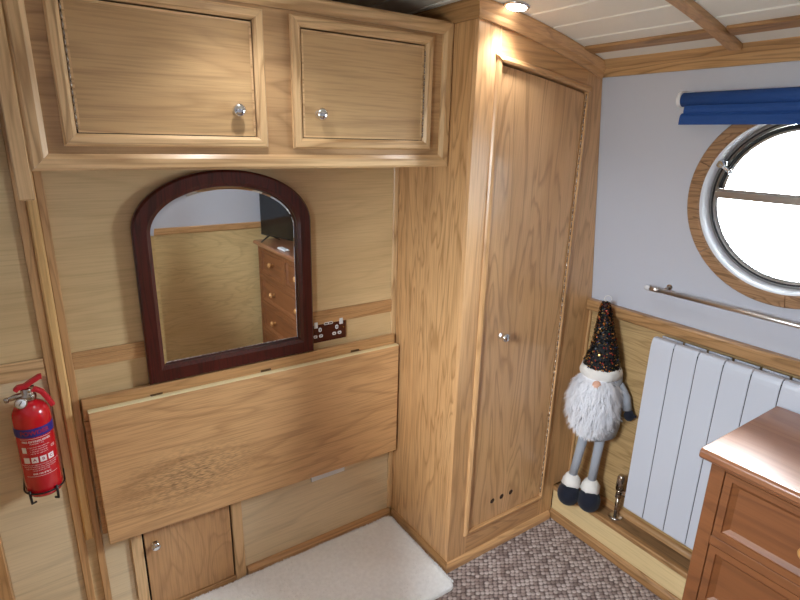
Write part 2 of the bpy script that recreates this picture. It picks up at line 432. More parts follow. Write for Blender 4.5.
# ceiling: boards along y with grooves, following the camber
def grooves():
    gs = [0.165, 0.272, 0.378]
    x = 0.165-0.107
    while x > -1.34: gs.append(x); x -= 0.107
    return gs
g = sorted(grooves())
cm = MB()
def strip(mb, xa, xb, y0, y1, dz0=0.0, th=0.02):
    n = max(2, int((xb-xa)/0.03)+1)
    xs = [xa+(xb-xa)*i/(n-1) for i in range(n)]
    poly = [(x, ceilz(x)+dz0) for x in xs] + [(x, ceilz(x)+dz0+th) for x in reversed(xs)]
    mb.prism(poly, lambda u, v, t: (u, t, v), y0, y1)
edges = [-1.42] + g + [0.66]
for i in range(len(edges)-1):
    a, b_ = edges[i], edges[i+1]
    a2 = a + (0.005 if i else 0); b2 = b_ - (0.005 if i < len(edges)-2 else 0)
    cm.cur = 0; strip(cm, a2, b2, YR-0.03, 0.03)
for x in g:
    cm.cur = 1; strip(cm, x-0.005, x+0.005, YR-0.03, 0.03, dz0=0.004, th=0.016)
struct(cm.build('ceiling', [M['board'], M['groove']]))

# back wall
struct(MB().box(-1.42, 0.72, 0.0, 0.05, 0.0, 2.02).build('wall_back', M['panel']))
struct(MB().box(-1.344, -1.170, -0.003, 0.0, 0.0, 0.949).build('wall_back', M['panel_low']))
struct(MB().box(-1.344, -1.170, -0.003, 0.0, 1.005, 1.90).build('wall_back', M['panel']))
struct(MB().box(-0.660, -0.023, -0.003, 0.0, 0.037, 0.60).build('wall_back', M['panel_low']))
struct(MB().box(-1.101, -1.031, -0.003, 0.0, 0.021, 0.60).build('wall_back', M['panel_low']))
# rear wall (seen in the mirror): panel below, white above
struct(MB().box(-1.42, 0.72, YR-0.05, YR, 0.0, 1.0).build('wall_rear', M['panel_rear']))
struct(MB().box(-1.42, 0.72, YR-0.05, YR, 1.0, 2.02).build('wall_rear', M['white_wall']))
struct(MB().box(-1.385, 0.688, YR, YR+0.014, 0.965, 1.008).build('trim_1', M['oak_x'], bevel=0.003))

def side_wall(sgn, name):
    """upper leaning hull lining with a round hole, sgn=+1 right, -1 left"""
    hf = hull if sgn > 0 else hull_l
    th = 0.05
    z0, z1 = 1.0, 1.90
    y0, y1 = YR-0.03, 0.03
    k = math.sqrt(1+TUM**2)
    def P3(y, z, w): return (hf(z)+sgn*w, y, z)
    ang = [2*PI*i/96 for i in range(96)]
    for cy, cz in ((y0, z0), (y0, z1), (y1, z0), (y1, z1)):
        ang.append(math.atan2(cz-WIN_Z, cy-WIN_Y) % (2*PI))
    ang = sorted(set(ang))
    inner = []; outer = []
    for a in ang:
        c, s_ = math.cos(a), math.sin(a)
        inner.append((WIN_Y+WIN_R*c, WIN_Z+WIN_R*s_))
        t = min((y1-WIN_Y)/c if c > 1e-9 else 1e9, (y0-WIN_Y)/c if c < -1e-9 else 1e9,
                (z1-WIN_Z)/s_ if s_ > 1e-9 else 1e9, (z0-WIN_Z)/s_ if s_ < -1e-9 else 1e9)
        outer.append((WIN_Y+t*c, WIN_Z+t*s_))
    n = len(ang); mb = MB(); v = []
    for w in (0, th):
        v += [P3(y, z, w) for y, z in inner]; v += [P3(y, z, w) for y, z in outer]
    fs = []
    for i in range(n):
        j = (i+1) % n
        fs.append((i, j, n+j, n+i)); fs.append((2*n+i, 3*n+i, 3*n+j, 2*n+j))
        fs.append((i, 2*n+i, 2*n+j, j)); fs.append((n+i, n+j, 3*n+j, 3*n+i))
    mb.add(v, fs)
    return struct(mb.build(name, M['white_wall']))
side_wall(1, 'wall_right'); side_wall(-1, 'wall_left')
struct(MB().box(0.692, 0.742, YR-0.03, 0.03, 0.0, 1.0).build('wall_right', M['panel_hull']))
struct(MB().box(HL-0.05, HL, YR-0.03, 0.03, 0.0, 1.0).build('wall_left', M['panel_hull']))
# dado rails on the hull sides
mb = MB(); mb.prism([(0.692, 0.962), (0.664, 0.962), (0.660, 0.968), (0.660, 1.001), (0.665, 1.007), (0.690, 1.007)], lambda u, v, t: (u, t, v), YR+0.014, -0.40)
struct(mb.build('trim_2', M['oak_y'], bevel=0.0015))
struct(MB().box(HL, HL+0.03, YR+0.014, -0.013, 0.962, 1.007).build('trim_3', M['oak_y'], bevel=0.003))
struct(MB().box(HL, HL+0.045, -0.02, 0.0, 0.0, 0.95).build('trim_4', M['oak_z'], bevel=0.003))
# crown along the right hull side, under the ceiling
zc = 1.826
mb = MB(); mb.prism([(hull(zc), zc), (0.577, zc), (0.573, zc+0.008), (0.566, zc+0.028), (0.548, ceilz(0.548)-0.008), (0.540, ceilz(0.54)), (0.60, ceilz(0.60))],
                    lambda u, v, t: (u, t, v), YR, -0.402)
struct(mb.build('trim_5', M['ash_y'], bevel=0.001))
# batten along the ceiling and the cross beam
mb = MB(); strip(mb, 0.430, 0.472, -0.832, -0.432, dz0=-0.010, th=0.010); struct(mb.build('trim_6', M['oak_y'], bevel=0.002))
mb = MB(); strip(mb, 0.430, 0.472, YR, -0.876, dz0=-0.010, th=0.010); struct(mb.build('trim_7', M['oak_y'], bevel=0.002))
mb = MB(); strip(mb, 0.30, 0.544, -0.872, -0.836, dz0=-0.017, th=0.017); strip(mb, -1.28, 0.30, -0.872, -0.836, dz0=-0.017, th=0.017)
struct(mb.build('trim_8', M['oak_x'], bevel=0.002))
# back wall stiles and rails
CT = 2.0
struct(MB().box(-1.169, -1.146, -0.012, 0, 0.0, 1.85).build('trim_10', M['oak_z'], bevel=0.002))
mb = MB(); mb.prism([(-1.1458, 0), (-1.1458, -0.012), (-1.141, -0.018), (-1.127, -0.018), (-1.1222, -0.012), (-1.1222, 0)], lambda u, v, t: (u, v, t), 0.392, 1.90)
struct(mb.build('trim_11', M['post']))
struct(MB().box(-1.122, -1.102, -0.012, 0, 0.0, 1.52).build('trim_12', M['oak_z'], bevel=0.002))
struct(MB().box(-1.345, -1.169, -0.010, 0, 0.950, 1.004).build('trim_13', M['ash_x'], bevel=0.002))
mb = MB().box(-1.102, -0.022, -0.009, 0, 0.953, 1.003)
for z in (0.962, 0.973, 0.984, 0.994): mb.box(-1.102, -0.022, -0.011, -0.009, z-0.0035, z+0.0035)
struct(mb.build('trim_14', M['oak_x'], bevel=0.001))
struct(MB().box(-0.022, -0.001, -0.010, 0, 0.04, 1.52).build('trim_15', M['ash_z'], bevel=0.002))
mb = MB(); mb.prism([(0, 0), (-0.020, 0), (-0.020, 0.022), (-0.012, 0.032), (0, 0.036)], lambda u, v, t: (t, u, v), -0.655, -0.014)
struct(mb.build('baseboard_back', M['oak_x'], bevel=0.001))
mb = MB().box(-1.102, -1.03, -0.016, 0, 0, 0.02)
struct(mb.build('baseboard_back', M['oak_x'], bevel=0.001))

# windows -----------------------------------------------------------
def window(sgn, name):
    hf = hull if sgn > 0 else hull_l
    ax = Vector((sgn*1.0, 0, TUM)).normalized()       # outward normal of the leaning wall
    if sgn < 0: ax = Vector((-1.0, 0, TUM)).normalized()
    c = Vector((hf(WIN_Z), WIN_Y, WIN_Z))
    root = bpy.data.objects.new(name, None); COL.objects.link(root); root.location = c; root['kind'] = 'structure'
    root.empty_display_size = 0.05
    vdir = Vector((0, 1, 0)); udir = ax.cross(vdir)
    if udir.z < 0: udir = -udir
    # oak ring in six joined segments
    for k in range(6):
        mb = MB(); a0 = PI/6*0 + k*PI/3 + 0.42; a1 = a0 + PI/3 - 0.004; n = 14
        v = []; fs = []
        prof = [(0.294, 0.0), (0.294, -0.009), (0.290, -0.013), (0.260, -0.013), (0.2545, -0.009), (0.2545, 0.0)]
        for i in range(n+1):
            a = a0 + (a1-a0)*i/n
            for r, w in prof:
                v.append(c + vdir*math.cos(a)*r + udir*math.sin(a)*r + ax*w)
        q = len(prof)
        for i in range(n):
            for j in range(q):
                fs.append((i*q+j, i*q+(j+1) % q, (i+1)*q+(j+1) % q, (i+1)*q+j))
        fs.append(tuple(range(q))); fs.append(tuple(n*q+j for j in range(q))[::-1])
        mb.add(v, fs); mb.build('window_surround', M['winring'], root, bevel=0.001)
    mb = MB(); mb.lathe([(0.2540, -0.010), (0.2530, -0.010), (0.249, 0.008), (0.246, 0.034), (0.248, 0.052), (0.2540, 0.052), (0.2540, -0.010)], c, ax, 96)
    mb.build('window_liner', M['white_paint'], root)
    mb = MB(); mb.lathe([(0.247, 0.034), (0.236, 0.030), (0.229, 0.034), (0.225, 0.042), (0.225, 0.060), (0.247, 0.060), (0.247, 0.034)], c, ax, 96)
    mb.build('window_frame', M['alu'], root)
    mb = MB(); mb.lathe([(0.2385, 0.0335), (0.237, 0.0275), (0.2335, 0.0275), (0.232, 0.034)], c, ax, 96)
    mb.build('window_seal', M['rubber'], root)
    # glazing bar and hopper frame above it
    zb = 0.016
    w0 = Vector((0, 0, 0))
    def wp(y, u, w): return c + vdir*y + udir*u + ax*w
    mb = MB()
    L_ = math.sqrt(0.226**2-zb**2)
    for (ua, ub, wa, wb) in ((zb-0.015, zb+0.015, 0.030, 0.056), (zb-0.006, zb+0.009, 0.022, 0.030)):
        v = [wp(y, u, w) for y in (-L_, L_) for u in (ua, ub) for w in (wa, wb)]
        mb.add(v, [(0,1,3,2),(4,6,7,5),(0,4,5,1),(2,3,7,6),(0,2,6,4),(1,5,7,3)])
    mb.build('glazing_bar', M['alu'], root, bevel=0.001)
    a0 = math.asin((zb+0.017)/0.22)
    pts = [wp(0.219*math.cos(a), 0.219*math.sin(a), 0.034) for a in [a0+(PI-2*a0)*i/40 for i in range(41)]]
    MB().tube(pts, 0.006, 8).build('hopper_frame', M['rubber'], root)
    pts = [wp(0.211*math.cos(a), 0.211*math.sin(a), 0.036) for a in [a0+(PI-2*a0)*i/40 for i in range(41)]]
    MB().tube(pts, 0.005, 8).build('hopper_frame', M['alu'], root)
    mb = MB(); mb.lathe([(0.0, 0.046), (0.2245, 0.046), (0.2245, 0.050), (0.0, 0.050)], c, ax, 96, smooth=False)
    mb.build('glass', M['glass'], root)
    # latches: chrome arm on the hopper's left, black catch at the top
    a = math.radians(153 if sgn < 0 else 27)
    p = wp(0.240*math.cos(a), 0.240*math.sin(a), 0.022); p2 = wp(0.212*math.cos(a), 0.212*math.sin(a)-0.006, 0.012)
    mb = MB().tube([p, p-ax*0.004, p-ax*0.018], [0.014, 0.014, 0.010], 20)
    mb.tube([p-ax*0.012, p2, p2+(p2-p)*0.35], [0.007, 0.006, 0.008], 14)
    mb.build('latch', M['chrome'], root)
    mb = MB()
    v = [wp(y, u, w) for y in (-0.018, 0.018) for u in (0.190, 0.212) for w in (0.012, 0.034)]
    mb.add(v, [(0,1,3,2),(4,6,7,5),(0,4,5,1),(2,3,7,6),(0,2,6,4),(1,5,7,3)])
    mb.build('catch', M['rubber'], root, bevel=0.002)
    return root
window(1, 'window_1'); window(-1, 'added_window_2')  # left porthole is unseen, added to even out the daylight

# ================================================================== built-in joinery
def knob_mb(base, ax, r=0.0125, ln=0.026):
    s_ = ln/0.026; q = r/0.0125
    prof = [(0.0, 0), (0.010*q, 0), (0.010*q, 0.002*s_), (0.0055*q, 0.005*s_), (0.005*q, 0.010*s_), (0.008*q, 0.013*s_),
            (0.0125*q, 0.016*s_), (0.0130*q, 0.019*s_), (0.011*q, 0.023*s_), (0.006*q, 0.0255*s_), (0.0, 0.026*s_)]
    return MB().lathe(prof, base, ax, 24)

# ---- overhead cupboard
cb = thing('overhead_cupboard', 'oak overhead cupboard with two hinged doors on the back wall above the mirror', 'cupboard', (-0.565, -0.14, 1.522))
CX0, CX1, CZ0, CZ1, CY = -1.121, -0.001, 1.522, 1.945, -0.280
D1 = (-1.030, -0.628); D2 = (-0.502, -0.103); DZ = (1.600, 1.873)
# case
MB().box(CX0, CX1, -0.262, -0.001, CZ0+0.004, CZ0+0.022).box(CX0, CX1, -0.262, -0.001, CZ1-0.02, CZ1-0.002)\
    .box(CX0, CX0+0.018, -0.262, -0.001, CZ0+0.022, CZ1-0.02).box(CX1-0.018, CX1, -0.262, -0.001, CZ0+0.022, CZ1-0.02)\
    .build('case', M['cup_board'], cb, bevel=0.001)
mb = MB()
for a, b_, c_, d_ in ((CX0, CX1, CZ0+0.002, DZ[0]), (CX0, CX1, DZ[1], CZ1-0.001), (CX0, D1[0], DZ[0], DZ[1]), (D1[1], D2[0], DZ[0], DZ[1]), (D2[1], CX1, DZ[0], DZ[1])):
    mb.box(a, b_, CY, -0.262, c_, d_)
mb.build('face_board', M['cup_board'], cb)
def frame_mould(parent, x0, x1, z0, z1, wd, y0, th, mx_, mz_, name):
    """four mitred mouldings with a rounded section, on the plane y=y0, standing out th"""
    sec = [(0, 0), (0, -th*0.55), (wd*0.18, -th), (wd*0.72, -th), (wd, -th*0.45), (wd, 0)]
    def side(fn, mat):
        mb = MB(); v = []
        for end in (0, 1):
            for s_, h in sec: v.append(fn(end, s_, h))
        q = len(sec)
        fs = [(j, (j+1) % q, q+(j+1) % q, q+j) for j in range(q)] + [tuple(range(q))[::-1], tuple(range(q, 2*q))]
        mb.add(v, fs); mb.build(name, mat, parent)
    e_ = 0.0003
    side(lambda e, s_, h: ((x0+s_+e_ if e == 0 else x1-s_-e_), y0+h, z0+s_), mx_)
    side(lambda e, s_, h: ((x0+s_+e_ if e == 0 else x1-s_-e_), y0+h, z1-s_), mx_)
    side(lambda e, s_, h: (x0+s_, y0+h, (z0+s_+e_ if e == 0 else z1-s_-e_)), mz_)
    side(lambda e, s_, h: (x1-s_, y0+h, (z0+s_+e_ if e == 0 else z1-s_-e_)), mz_)
MB().box(-1.156, -1.1255, -0.292, -0.20, 1.462, 1.92).build('end_trim', M['ash_z'], cb, bevel=0.003)
frame_mould(cb, CX0-0.004, CX1, CZ0, CZ1, 0.036, CY, 0.014, M['ash_x'], M['ash_z'], 'outer_moulding')
frame_mould(cb, -1.058, -0.601, 1.574, 1.900, 0.027, CY, 0.013, M['ash_x'], M['ash_z'], 'door_moulding')
frame_mould(cb, -0.530, -0.075, 1.574, 1.900, 0.027, CY, 0.013, M['ash_x'], M['ash_z'], 'door_moulding')
for (xa, xb), kx, hinge_left in ((D1, -0.676, True), (D2, -0.451, False)):
    dr = MB().box(xa+0.003, xb-0.003, CY-0.002, CY+0.014, DZ[0]+0.003, DZ[1]-0.004).build('door', M['cup_door'], cb, bevel=0.001)
    mb = MB(); t = 0.005; y0, y1 = CY-0.0035, CY-0.0018
    mb.box(xa+0.003, xb-0.003, y0, y1, DZ[0]+0.003, DZ[0]+0.003+t).box(xa+0.003, xb-0.003, y0, y1, DZ[1]-0.004-t, DZ[1]-0.004)
    mb.box(xa+0.003, xa+0.003+t, y0, y1, DZ[0]+0.008, DZ[1]-0.009).box(xb-0.003-t, xb-0.003, y0, y1, DZ[0]+0.008, DZ[1]-0.009)
    mb.build('lipping', M['ash_x'], dr)
    knob_mb((kx, CY-0.0018, 1.664), (0, -1, 0), r=0.0155, ln=0.028).build('knob', M['chrome'], dr)
    mb = MB(); hx = xa+0.0015 if hinge_left else xb-0.0015
    zz = DZ[0]+0.01
    while zz < DZ[1]-0.02:
        mb.tube([(hx, CY-0.006, zz), (hx, CY-0.006, zz+0.014)], 0.0020, 8); zz += 0.0165
    mb.build('piano_hinge', M['steel'], dr)
    MB().box(xa+0.0002, xb-0.0002, CY+0.015, CY+0.017, DZ[0]+0.0002, DZ[1]-0.0002).build('door_recess', M['dark'], cb)

# ---- wardrobe
WD = -0.400
wr = thing('corner_wardrobe', 'tall built-in oak wardrobe with one long door in the corner beside the white wall', 'wardrobe', (0.30, -0.2, 0))
def cz(x): return ceilz(x)-0.002
# side panel
MB().box(0.0, 0.016, WD+0.018, -0.001, 0.0, cz(0)-0.003).build('side_panel', M['side'], wr, bevel=0.001)
DX0, DX1, DB = 0.093, 0.505, 0.140
def dtop(x): return 1.832 - 0.11*(x-0.093) - 0.08*(x-0.093)**2
# front face frame: stiles, bottom rail and curved head
def hullx(z): return hull(z)-0.0015
def ff(fn_pts, name, mat, y0=WD, y1=WD+0.018, bev=0.001):
    mb = MB(); mb.prism(fn_pts, lambda u, v, t: (u, t, v), y0, y1); return mb.build(name, mat, wr, bevel=bev)
ff([(0.0, 0.0), (DX0, 0.0), (DX0, cz(DX0)), (0.05, cz(0.05)), (0.0, cz(0))], 'stile', M['wframe'])
ff([(DX1, 0.0), (0.5935, 0.0), (0.5935, 0.161), (0.6905, 0.161), (0.6905, 1.0), (hullx(1.5), 1.5), (hullx(1.80), 1.80), (0.584, cz(0.584)), (0.55, cz(0.55)), (DX1, cz(DX1))], 'stile', M['wframe'])
ff([(DX0, 0.0), (DX1, 0.0), (DX1, DB), (DX0, DB)], 'bottom_rail', M['wframe_x'])
xs = [DX0+(DX1-DX0)*i/12 for i in range(13)]
ff([(x, dtop(x)) for x in xs]+[(x, cz(x)) for x in reversed(xs)], 'head_rail', M['wframe_x'])
# bead round the opening
def bead(path, name, mat, w=0.017, th=0.010):
    """path: list of (x,z) on the opening edge with outward direction"""
    mb = MB(); v = []; sec = [(0, 0), (0, -th), (w*0.3, -th*1.15), (w*0.75, -th*0.8), (w, -th*0.2), (w, 0)]
    for (x, z, ox, oz) in path:
        for s_, h in sec: v.append((x+ox*s_, WD+h, z+oz*s_))
    q = len(sec); fs = []
    for i in range(len(path)-1):
        fs += [(i*q+j, i*q+(j+1) % q, (i+1)*q+(j+1) % q, (i+1)*q+j) for j in range(q)]
    fs += [tuple(range(q))[::-1], tuple((len(path)-1)*q+j for j in range(q))]
    mb.add(v, fs); mb.build(name, mat, wr)
bead([(DX0, DB, -1, -1), (DX0, dtop(DX0), -1, 1)], 'door_bead', M['wframe'])
bead([(DX1, DB, 1, -1), (DX1, dtop(DX1), 1, 1)], 'door_bead', M['wframe'])
bead([(DX0, DB, -1, -1), (DX1, DB, 1, -1)], 'door_bead', M['wframe_x'])
bead([(x, dtop(x), (-1 if i == 0 else (1 if i == 12 else 0)), 1) for i, x in enumerate(xs)], 'door_bead', M['wframe_x'], w=0.022, th=0.013)
MB().box(DX0-0.01, DX1+0.01, WD+0.0185, WD+0.022, DB-0.02, 1.85).build('door_recess', M['dark'], wr)
# door with three vent holes
mb = MB(); q0 = DX0+0.004; q1 = DX1-0.004
poly = [(q0, DB+0.003), (q1, DB+0.003)]+[(x, dtop(x)-0.005) for x in reversed([q0+(q1-q0)*i/12 for i in range(13)])]
holes = [(0.222, 0.226), (0.273, 0.227), (0.325, 0.2275)]
bm = bmesh.new()
mb.prism(poly, lambda u, v, t: (u, t, v), WD+0.001, WD+0.017)
door = mb.build('door', M['wdoor'], wr, bevel=0.0012)
cut = MB()
for hx, hz in holes: cut.tube([(hx, WD-0.02, hz), (hx, WD+0.0045, hz)], 0.0120, 24, smooth=False)
cme = cut.build('vent_cutter', M['dark'])
bm.free()
md = door.modifiers.new('holes', 'BOOLEAN'); md.operation = 'DIFFERENCE'; md.object = cme; md.solver = 'EXACT'
dg = bpy.context.evaluated_depsgraph_get(); dg.update()
nm = bpy.data.meshes.new_from_object(door.evaluated_get(dg))
door.modifiers.clear(); door.data = nm
bpy.data.objects.remove(cme)
vmat = plain('vent_hole_shade', '3a2216', 0.8)  # dark brown discs stand for the shade inside the vent holes
for hx, hz in holes:
    MB().tube([(hx, WD+0.0044, hz), (hx, WD+0.0030, hz)], 0.0117, 24, smooth=False).build('vent_hole', vmat, door)
knob_mb((0.190, WD+0.001, 0.938), (0, -1, 0), r=0.0155, ln=0.038).build('knob', M['chrome'], door)
mb = MB(); zz = DB+0.02
while zz < 1.76:
    mb.tube([(DX1-0.001, WD-0.004, zz), (DX1-0.001, WD-0.004, zz+0.022)], 0.0026, 8); zz += 0.026
mb.build('piano_hinge', M['steel'], door)
# cornice following the camber, front and side
sec = [(0.0, -0.046), (-0.008, -0.046), (-0.012, -0.036), (-0.014, -0.026), (-0.024, -0.014), (-0.030, -0.006), (-0.030, 0.0), (0.0, 0.0)]
mb = MB(); v = []; n = 20; q = len(sec)
for i in range(n+1):
    for s_, h in sec:
        xa = s_; xb = 0.5935 + (s_ if False else -0.012)
        x = xa+(xb-xa)*i/n
        x = min(x, 0.574+h*0) if i == n else x
        v.append((x, WD-0.0005+s_, ceilz(x)-0.0015+h))
fs = []
for i in range(n): fs += [(i*q+j, i*q+(j+1) % q, (i+1)*q+(j+1) % q, (i+1)*q+j) for j in range(q)]
fs += [tuple(range(q))[::-1], tuple(n*q+j for j in range(q))]
mb.add(v, fs); mb.build('cornice', M['wframe_x'], wr)
mb = MB(); v = []
for e_ in (0, 1):
    for s_, h in sec:
        v.append((s_-0.0005, (WD-0.0005+s_) if e_ == 0 else -0.002, ceilz(s_)-0.0015+h))
mb.add(v, [(j, (j+1) % q, q+(j+1) % q, q+j) for j in range(q)] + [tuple(range(q))[::-1], tuple(range(q, 2*q))])
mb.build('cornice', M['oak_y'], wr)
# plinth moulding
psec = [(0.0, 0.0), (-0.014, 0.0), (-0.014, 0.022), (-0.008, 0.033), (0.0, 0.036)]
mb = MB(); v = []
for x0_, e_ in ((0, 0), (0.575, 1)):
    for s_, h in psec: v.append(((s_ if e_ == 0 else x0_), WD-0.0005+s_, h+0.0005))
q = len(psec); mb.add(v, [(j, (j+1) % q, q+(j+1) % q, q+j) for j in range(q)] + [tuple(range(q))[::-1], tuple(range(q, 2*q))])
mb.build('plinth_moulding', M['wframe_x'], wr)
mb = MB(); v = []
for e_ in (0, 1):
    for s_, h in psec: v.append((s_-0.0005, (WD-0.0005+s_) if e_ == 0 else -0.021, h+0.0005))
mb.add(v, [(j, (j+1) % q, q+(j+1) % q, q+j) for j in range(q)] + [tuple(range(q))[::-1], tuple(range(q, 2*q))])
mb.build('plinth_moulding', M['oak_y'], wr)

# ---- small low cupboard in the back wall
lc = thing('low_wall_cupboard', 'low oak cupboard door and frame in the back wall beneath the hanging table leaf', 'cupboard', (-0.845, -0.006, 0))
MB().box(-1.026, -0.992, -0.014, -0.0005, 0.0, 0.42).build('stile', M['ash_z'], lc, bevel=0.0015)
MB().box(-0.699, -0.661, -0.014, -0.0005, 0.0, 0.42).build('stile', M['ash_z'], lc, bevel=0.0015)
MB().box(-0.991, -0.700, -0.014, -0.0005, 0.0, 0.022).build('bottom_rail', M['oak_x'], lc, bevel=0.0015)
MB().box(-0.991, -0.700, -0.014, -0.0005, 0.385, 0.42).build('top_rail', M['oak_x'], lc, bevel=0.0015)
MB().box(-0.991, -0.700, -0.004, -0.0005, 0.022, 0.385).build('door_recess', M['dark'], lc)
ld = MB().box(-0.986, -0.705, -0.012, -0.0045, 0.027, 0.380).build('door', M['lowdoor'], lc, bevel=0.001)
knob_mb((-0.955, -0.012, 0.287), (0, -1, 0), r=0.0145, ln=0.026).build('knob', M['chrome'], ld)

# ---- fold-down table
ft = thing('fold_down_table', 'wide oak table leaf hanging folded down from a wall batten below the mirror', 'table', (-0.55, -0.03, 0.345))
MB().box(-1.098, -0.020, -0.030, -0.012, 0.795, 0.8635).box(-1.098, -1.072, -0.030, -0.0125, 0.40, 0.795).build('wall_batten', M['oak_x'], ft, bevel=0.002)
mb = MB()
lp = [(-1.085, 0.372), (-0.014, 0.351), (-0.012, 0.822), (-1.087, 0.828)]
mb.prism(lp, lambda u, v, t: (u, t, v), -0.052, -0.032)
lf = mb.build('table_leaf', M['leaf'], ft, bevel=0.0025, seg=2)
mb = MB(); mb.prism([(-1.087, 0.8283), (-0.012, 0.8223), (-0.012, 0.8262), (-1.087, 0.8322)], lambda u, v, t: (u, t, v), -0.0525, -0.0318)
mb.build('edge_highlight', M['edge_light'], lf, bevel=0.001)
for hx in (-0.90, -0.55, -0.20):
    MB().box(hx-0.018, hx+0.018, -0.0325, -0.0305, 0.828, 0.836).tube([(hx-0.016, -0.033, 0.831), (hx+0.016, -0.033, 0.831)], 0.0018, 8)\
        .build('hinge', M['tarnish'], ft)

# ---- mirror
mi = thing('arched_wall_mirror', 'arched mirror in a dark mahogany frame standing on the table batten', 'mirror', (-0.64, -0.02, 0.859))
def arch(xc, hw, z0, zs, zt, n=40, p=2.0):
    pts = [(xc-hw, z0)]
    for i in range(n+1):
        a = PI - PI*i/n
        c_, s_ = math.cos(a), math.sin(a)
        pts.append((xc+hw*math.copysign(abs(c_)**(2/p), c_), zs+(zt-zs)*abs(s_)**(2/p)))
    pts.append((xc+hw, z0))
    return pts
def arch_ring(o, i, y_o, y_i, yback):
    pass
levels = [((-0.6405, 0.2735, 0.8655, 1.335, 1.504), -0.010), ((-0.6405, 0.2735, 0.8655, 1.335, 1.504), -0.026),
          ((-0.6405, 0.2675, 0.8715, 1.333, 1.498), -0.033), ((-0.6405, 0.236, 0.907, 1.325, 1.468), -0.031),
          ((-0.6405, 0.2255, 0.918, 1.322, 1.4565), -0.023), ((-0.6405, 0.2255, 0.918, 1.322, 1.4565), -0.012)]
DZM = 0.0
mb = MB(); v = []; L0 = None
for prm, y in levels:
    a = arch(*prm); L0 = len(a)
    v += [(x, y, z+DZM) for x, z in a]
fs = []
for i in range(len(levels)):
    j = (i+1) % len(levels)
    for k in range(L0):
        k2 = (k+1) % L0
        fs.append((i*L0+k, i*L0+k2, j*L0+k2, j*L0+k))
mb.add(v, fs, False)
fr = mb.build('frame', M['mahog'], mi)
mb = MB()
gi = arch(-0.6405, 0.2155, 0.928, 1.319, 1.4465); go = arch(-0.6405, 0.2252, 0.9183, 1.322, 1.4562)
v = [(x, -0.0165, z+DZM) for x, z in gi]+[(x, -0.0145, z+DZM) for x, z in go]
n = len(gi)
mb.add(v, [list(range(n))]+[(k, (k+1) % n, n+(k+1) % n, n+k) for k in range(n)])
mg = mb.build('mirror_glass', M['mirror'], mi)
mg.rotation_euler = (0, 0, math.radians(0.4))
MB().box(-0.88, -0.40, -0.011, -0.0095, 0.88, 1.30).build('back_board', M['dark'], mi)

# ---- sockets
sk = thing('double_socket', 'dark brown double power socket with white switches right of the mirror', 'socket', (-0.30, -0.004, 0.927))
SX0, SX1, SZ0, SZ1 = -0.3715, -0.2245, 0.884, 0.972
MB().box(SX0, SX1, -0.008, -0.0005, SZ0, SZ1).build('plate', M['socket'], sk, bevel=0.0025, seg=2)
def pill(mb, x, z, w, h, y0, y1, n=6):
    r = min(w, h)/2*0.8; pts = []
    for cx_, cz_, a0 in ((x+w/2-r, z+h/2-r, 0), (x-w/2+r, z+h/2-r, 90), (x-w/2+r, z-h/2+r, 180), (x+w/2-r, z-h/2+r, 270)):
        for i in range(n+1):
            a = math.radians(a0+90*i/n); pts.append((cx_+r*math.cos(a), cz_+r*math.sin(a)))
    mb.prism(pts, lambda u, v, t: (u, t, v), y0, y1)
for s_ in (-1, 1):
    xc = (SX0+SX1)/2 + s_*0.038
    mb = MB(); mb.box(xc+s_*0.013-0.007, xc+s_*0.013+0.007, -0.0125, -0.008, 0.942, 0.965); mb.build('switch', M['plastic'], sk, bevel=0.001)
    for (dx, dz, w, h) in ((-0.004*s_, -0.0, 0.0115, 0.016), (-0.015, -0.024, 0.015, 0.0115), (0.007, -0.024, 0.015, 0.0115)):
        mb = MB(); pill(mb, xc+dx, 0.933+dz, w, h, -0.0095, -0.008)
        sh = mb.build('shutter', M['plastic'], sk)
        if dz == 0: MB().box(xc+dx-0.0017, xc+dx+0.0017, -0.0098, -0.0095, 0.929, 0.937).build('pin_slot', M['dark'], sh)
        else: MB().box(xc+dx-0.0035, xc+dx+0.0035, -0.0098, -0.0095, 0.933+dz-0.0014, 0.933+dz+0.0014).build('pin_slot', M['dark'], sh)
    MB().tube([(xc+s_*0.024, -0.0075, 0.927), (xc+s_*0.024, -0.009, 0.927)], 0.003, 12).build('screw', M['brass'], sk)
mb = MB(); pill(mb, (SX0+SX1)/2, 0.953, 0.036, 0.010, -0.0092, -0.008); us = mb.build('usb_port', M['plastic'], sk)
MB().box(-0.3135, -0.3005, -0.0096, -0.0092, 0.951, 0.955).box(-0.2965, -0.2835, -0.0096, -0.0092, 0.951, 0.955).build('port_slot', M['socket'], us)

ws = thing('low_wall_socket', 'white plastic double socket half hidden under the hanging table leaf', 'socket', (-0.307, -0.006, 0.35))
MB().box(-0.381, -0.235, -0.009, -0.0005, 0.305, 0.391).build('plate', M['plastic'], ws, bevel=0.002)
MB().box(-0.384, -0.232, -0.003, -0.0004, 0.302, 0.394).build('back_box_rim', plain('grey_socket_rim', '6c7078', 0.5), ws)
for xx in (-0.361, -0.337, -0.279, -0.255): MB().box(xx-0.004, xx+0.004, -0.0094, -0.009, 0.334, 0.3365).build('pin_slot', M['dark'], ws)

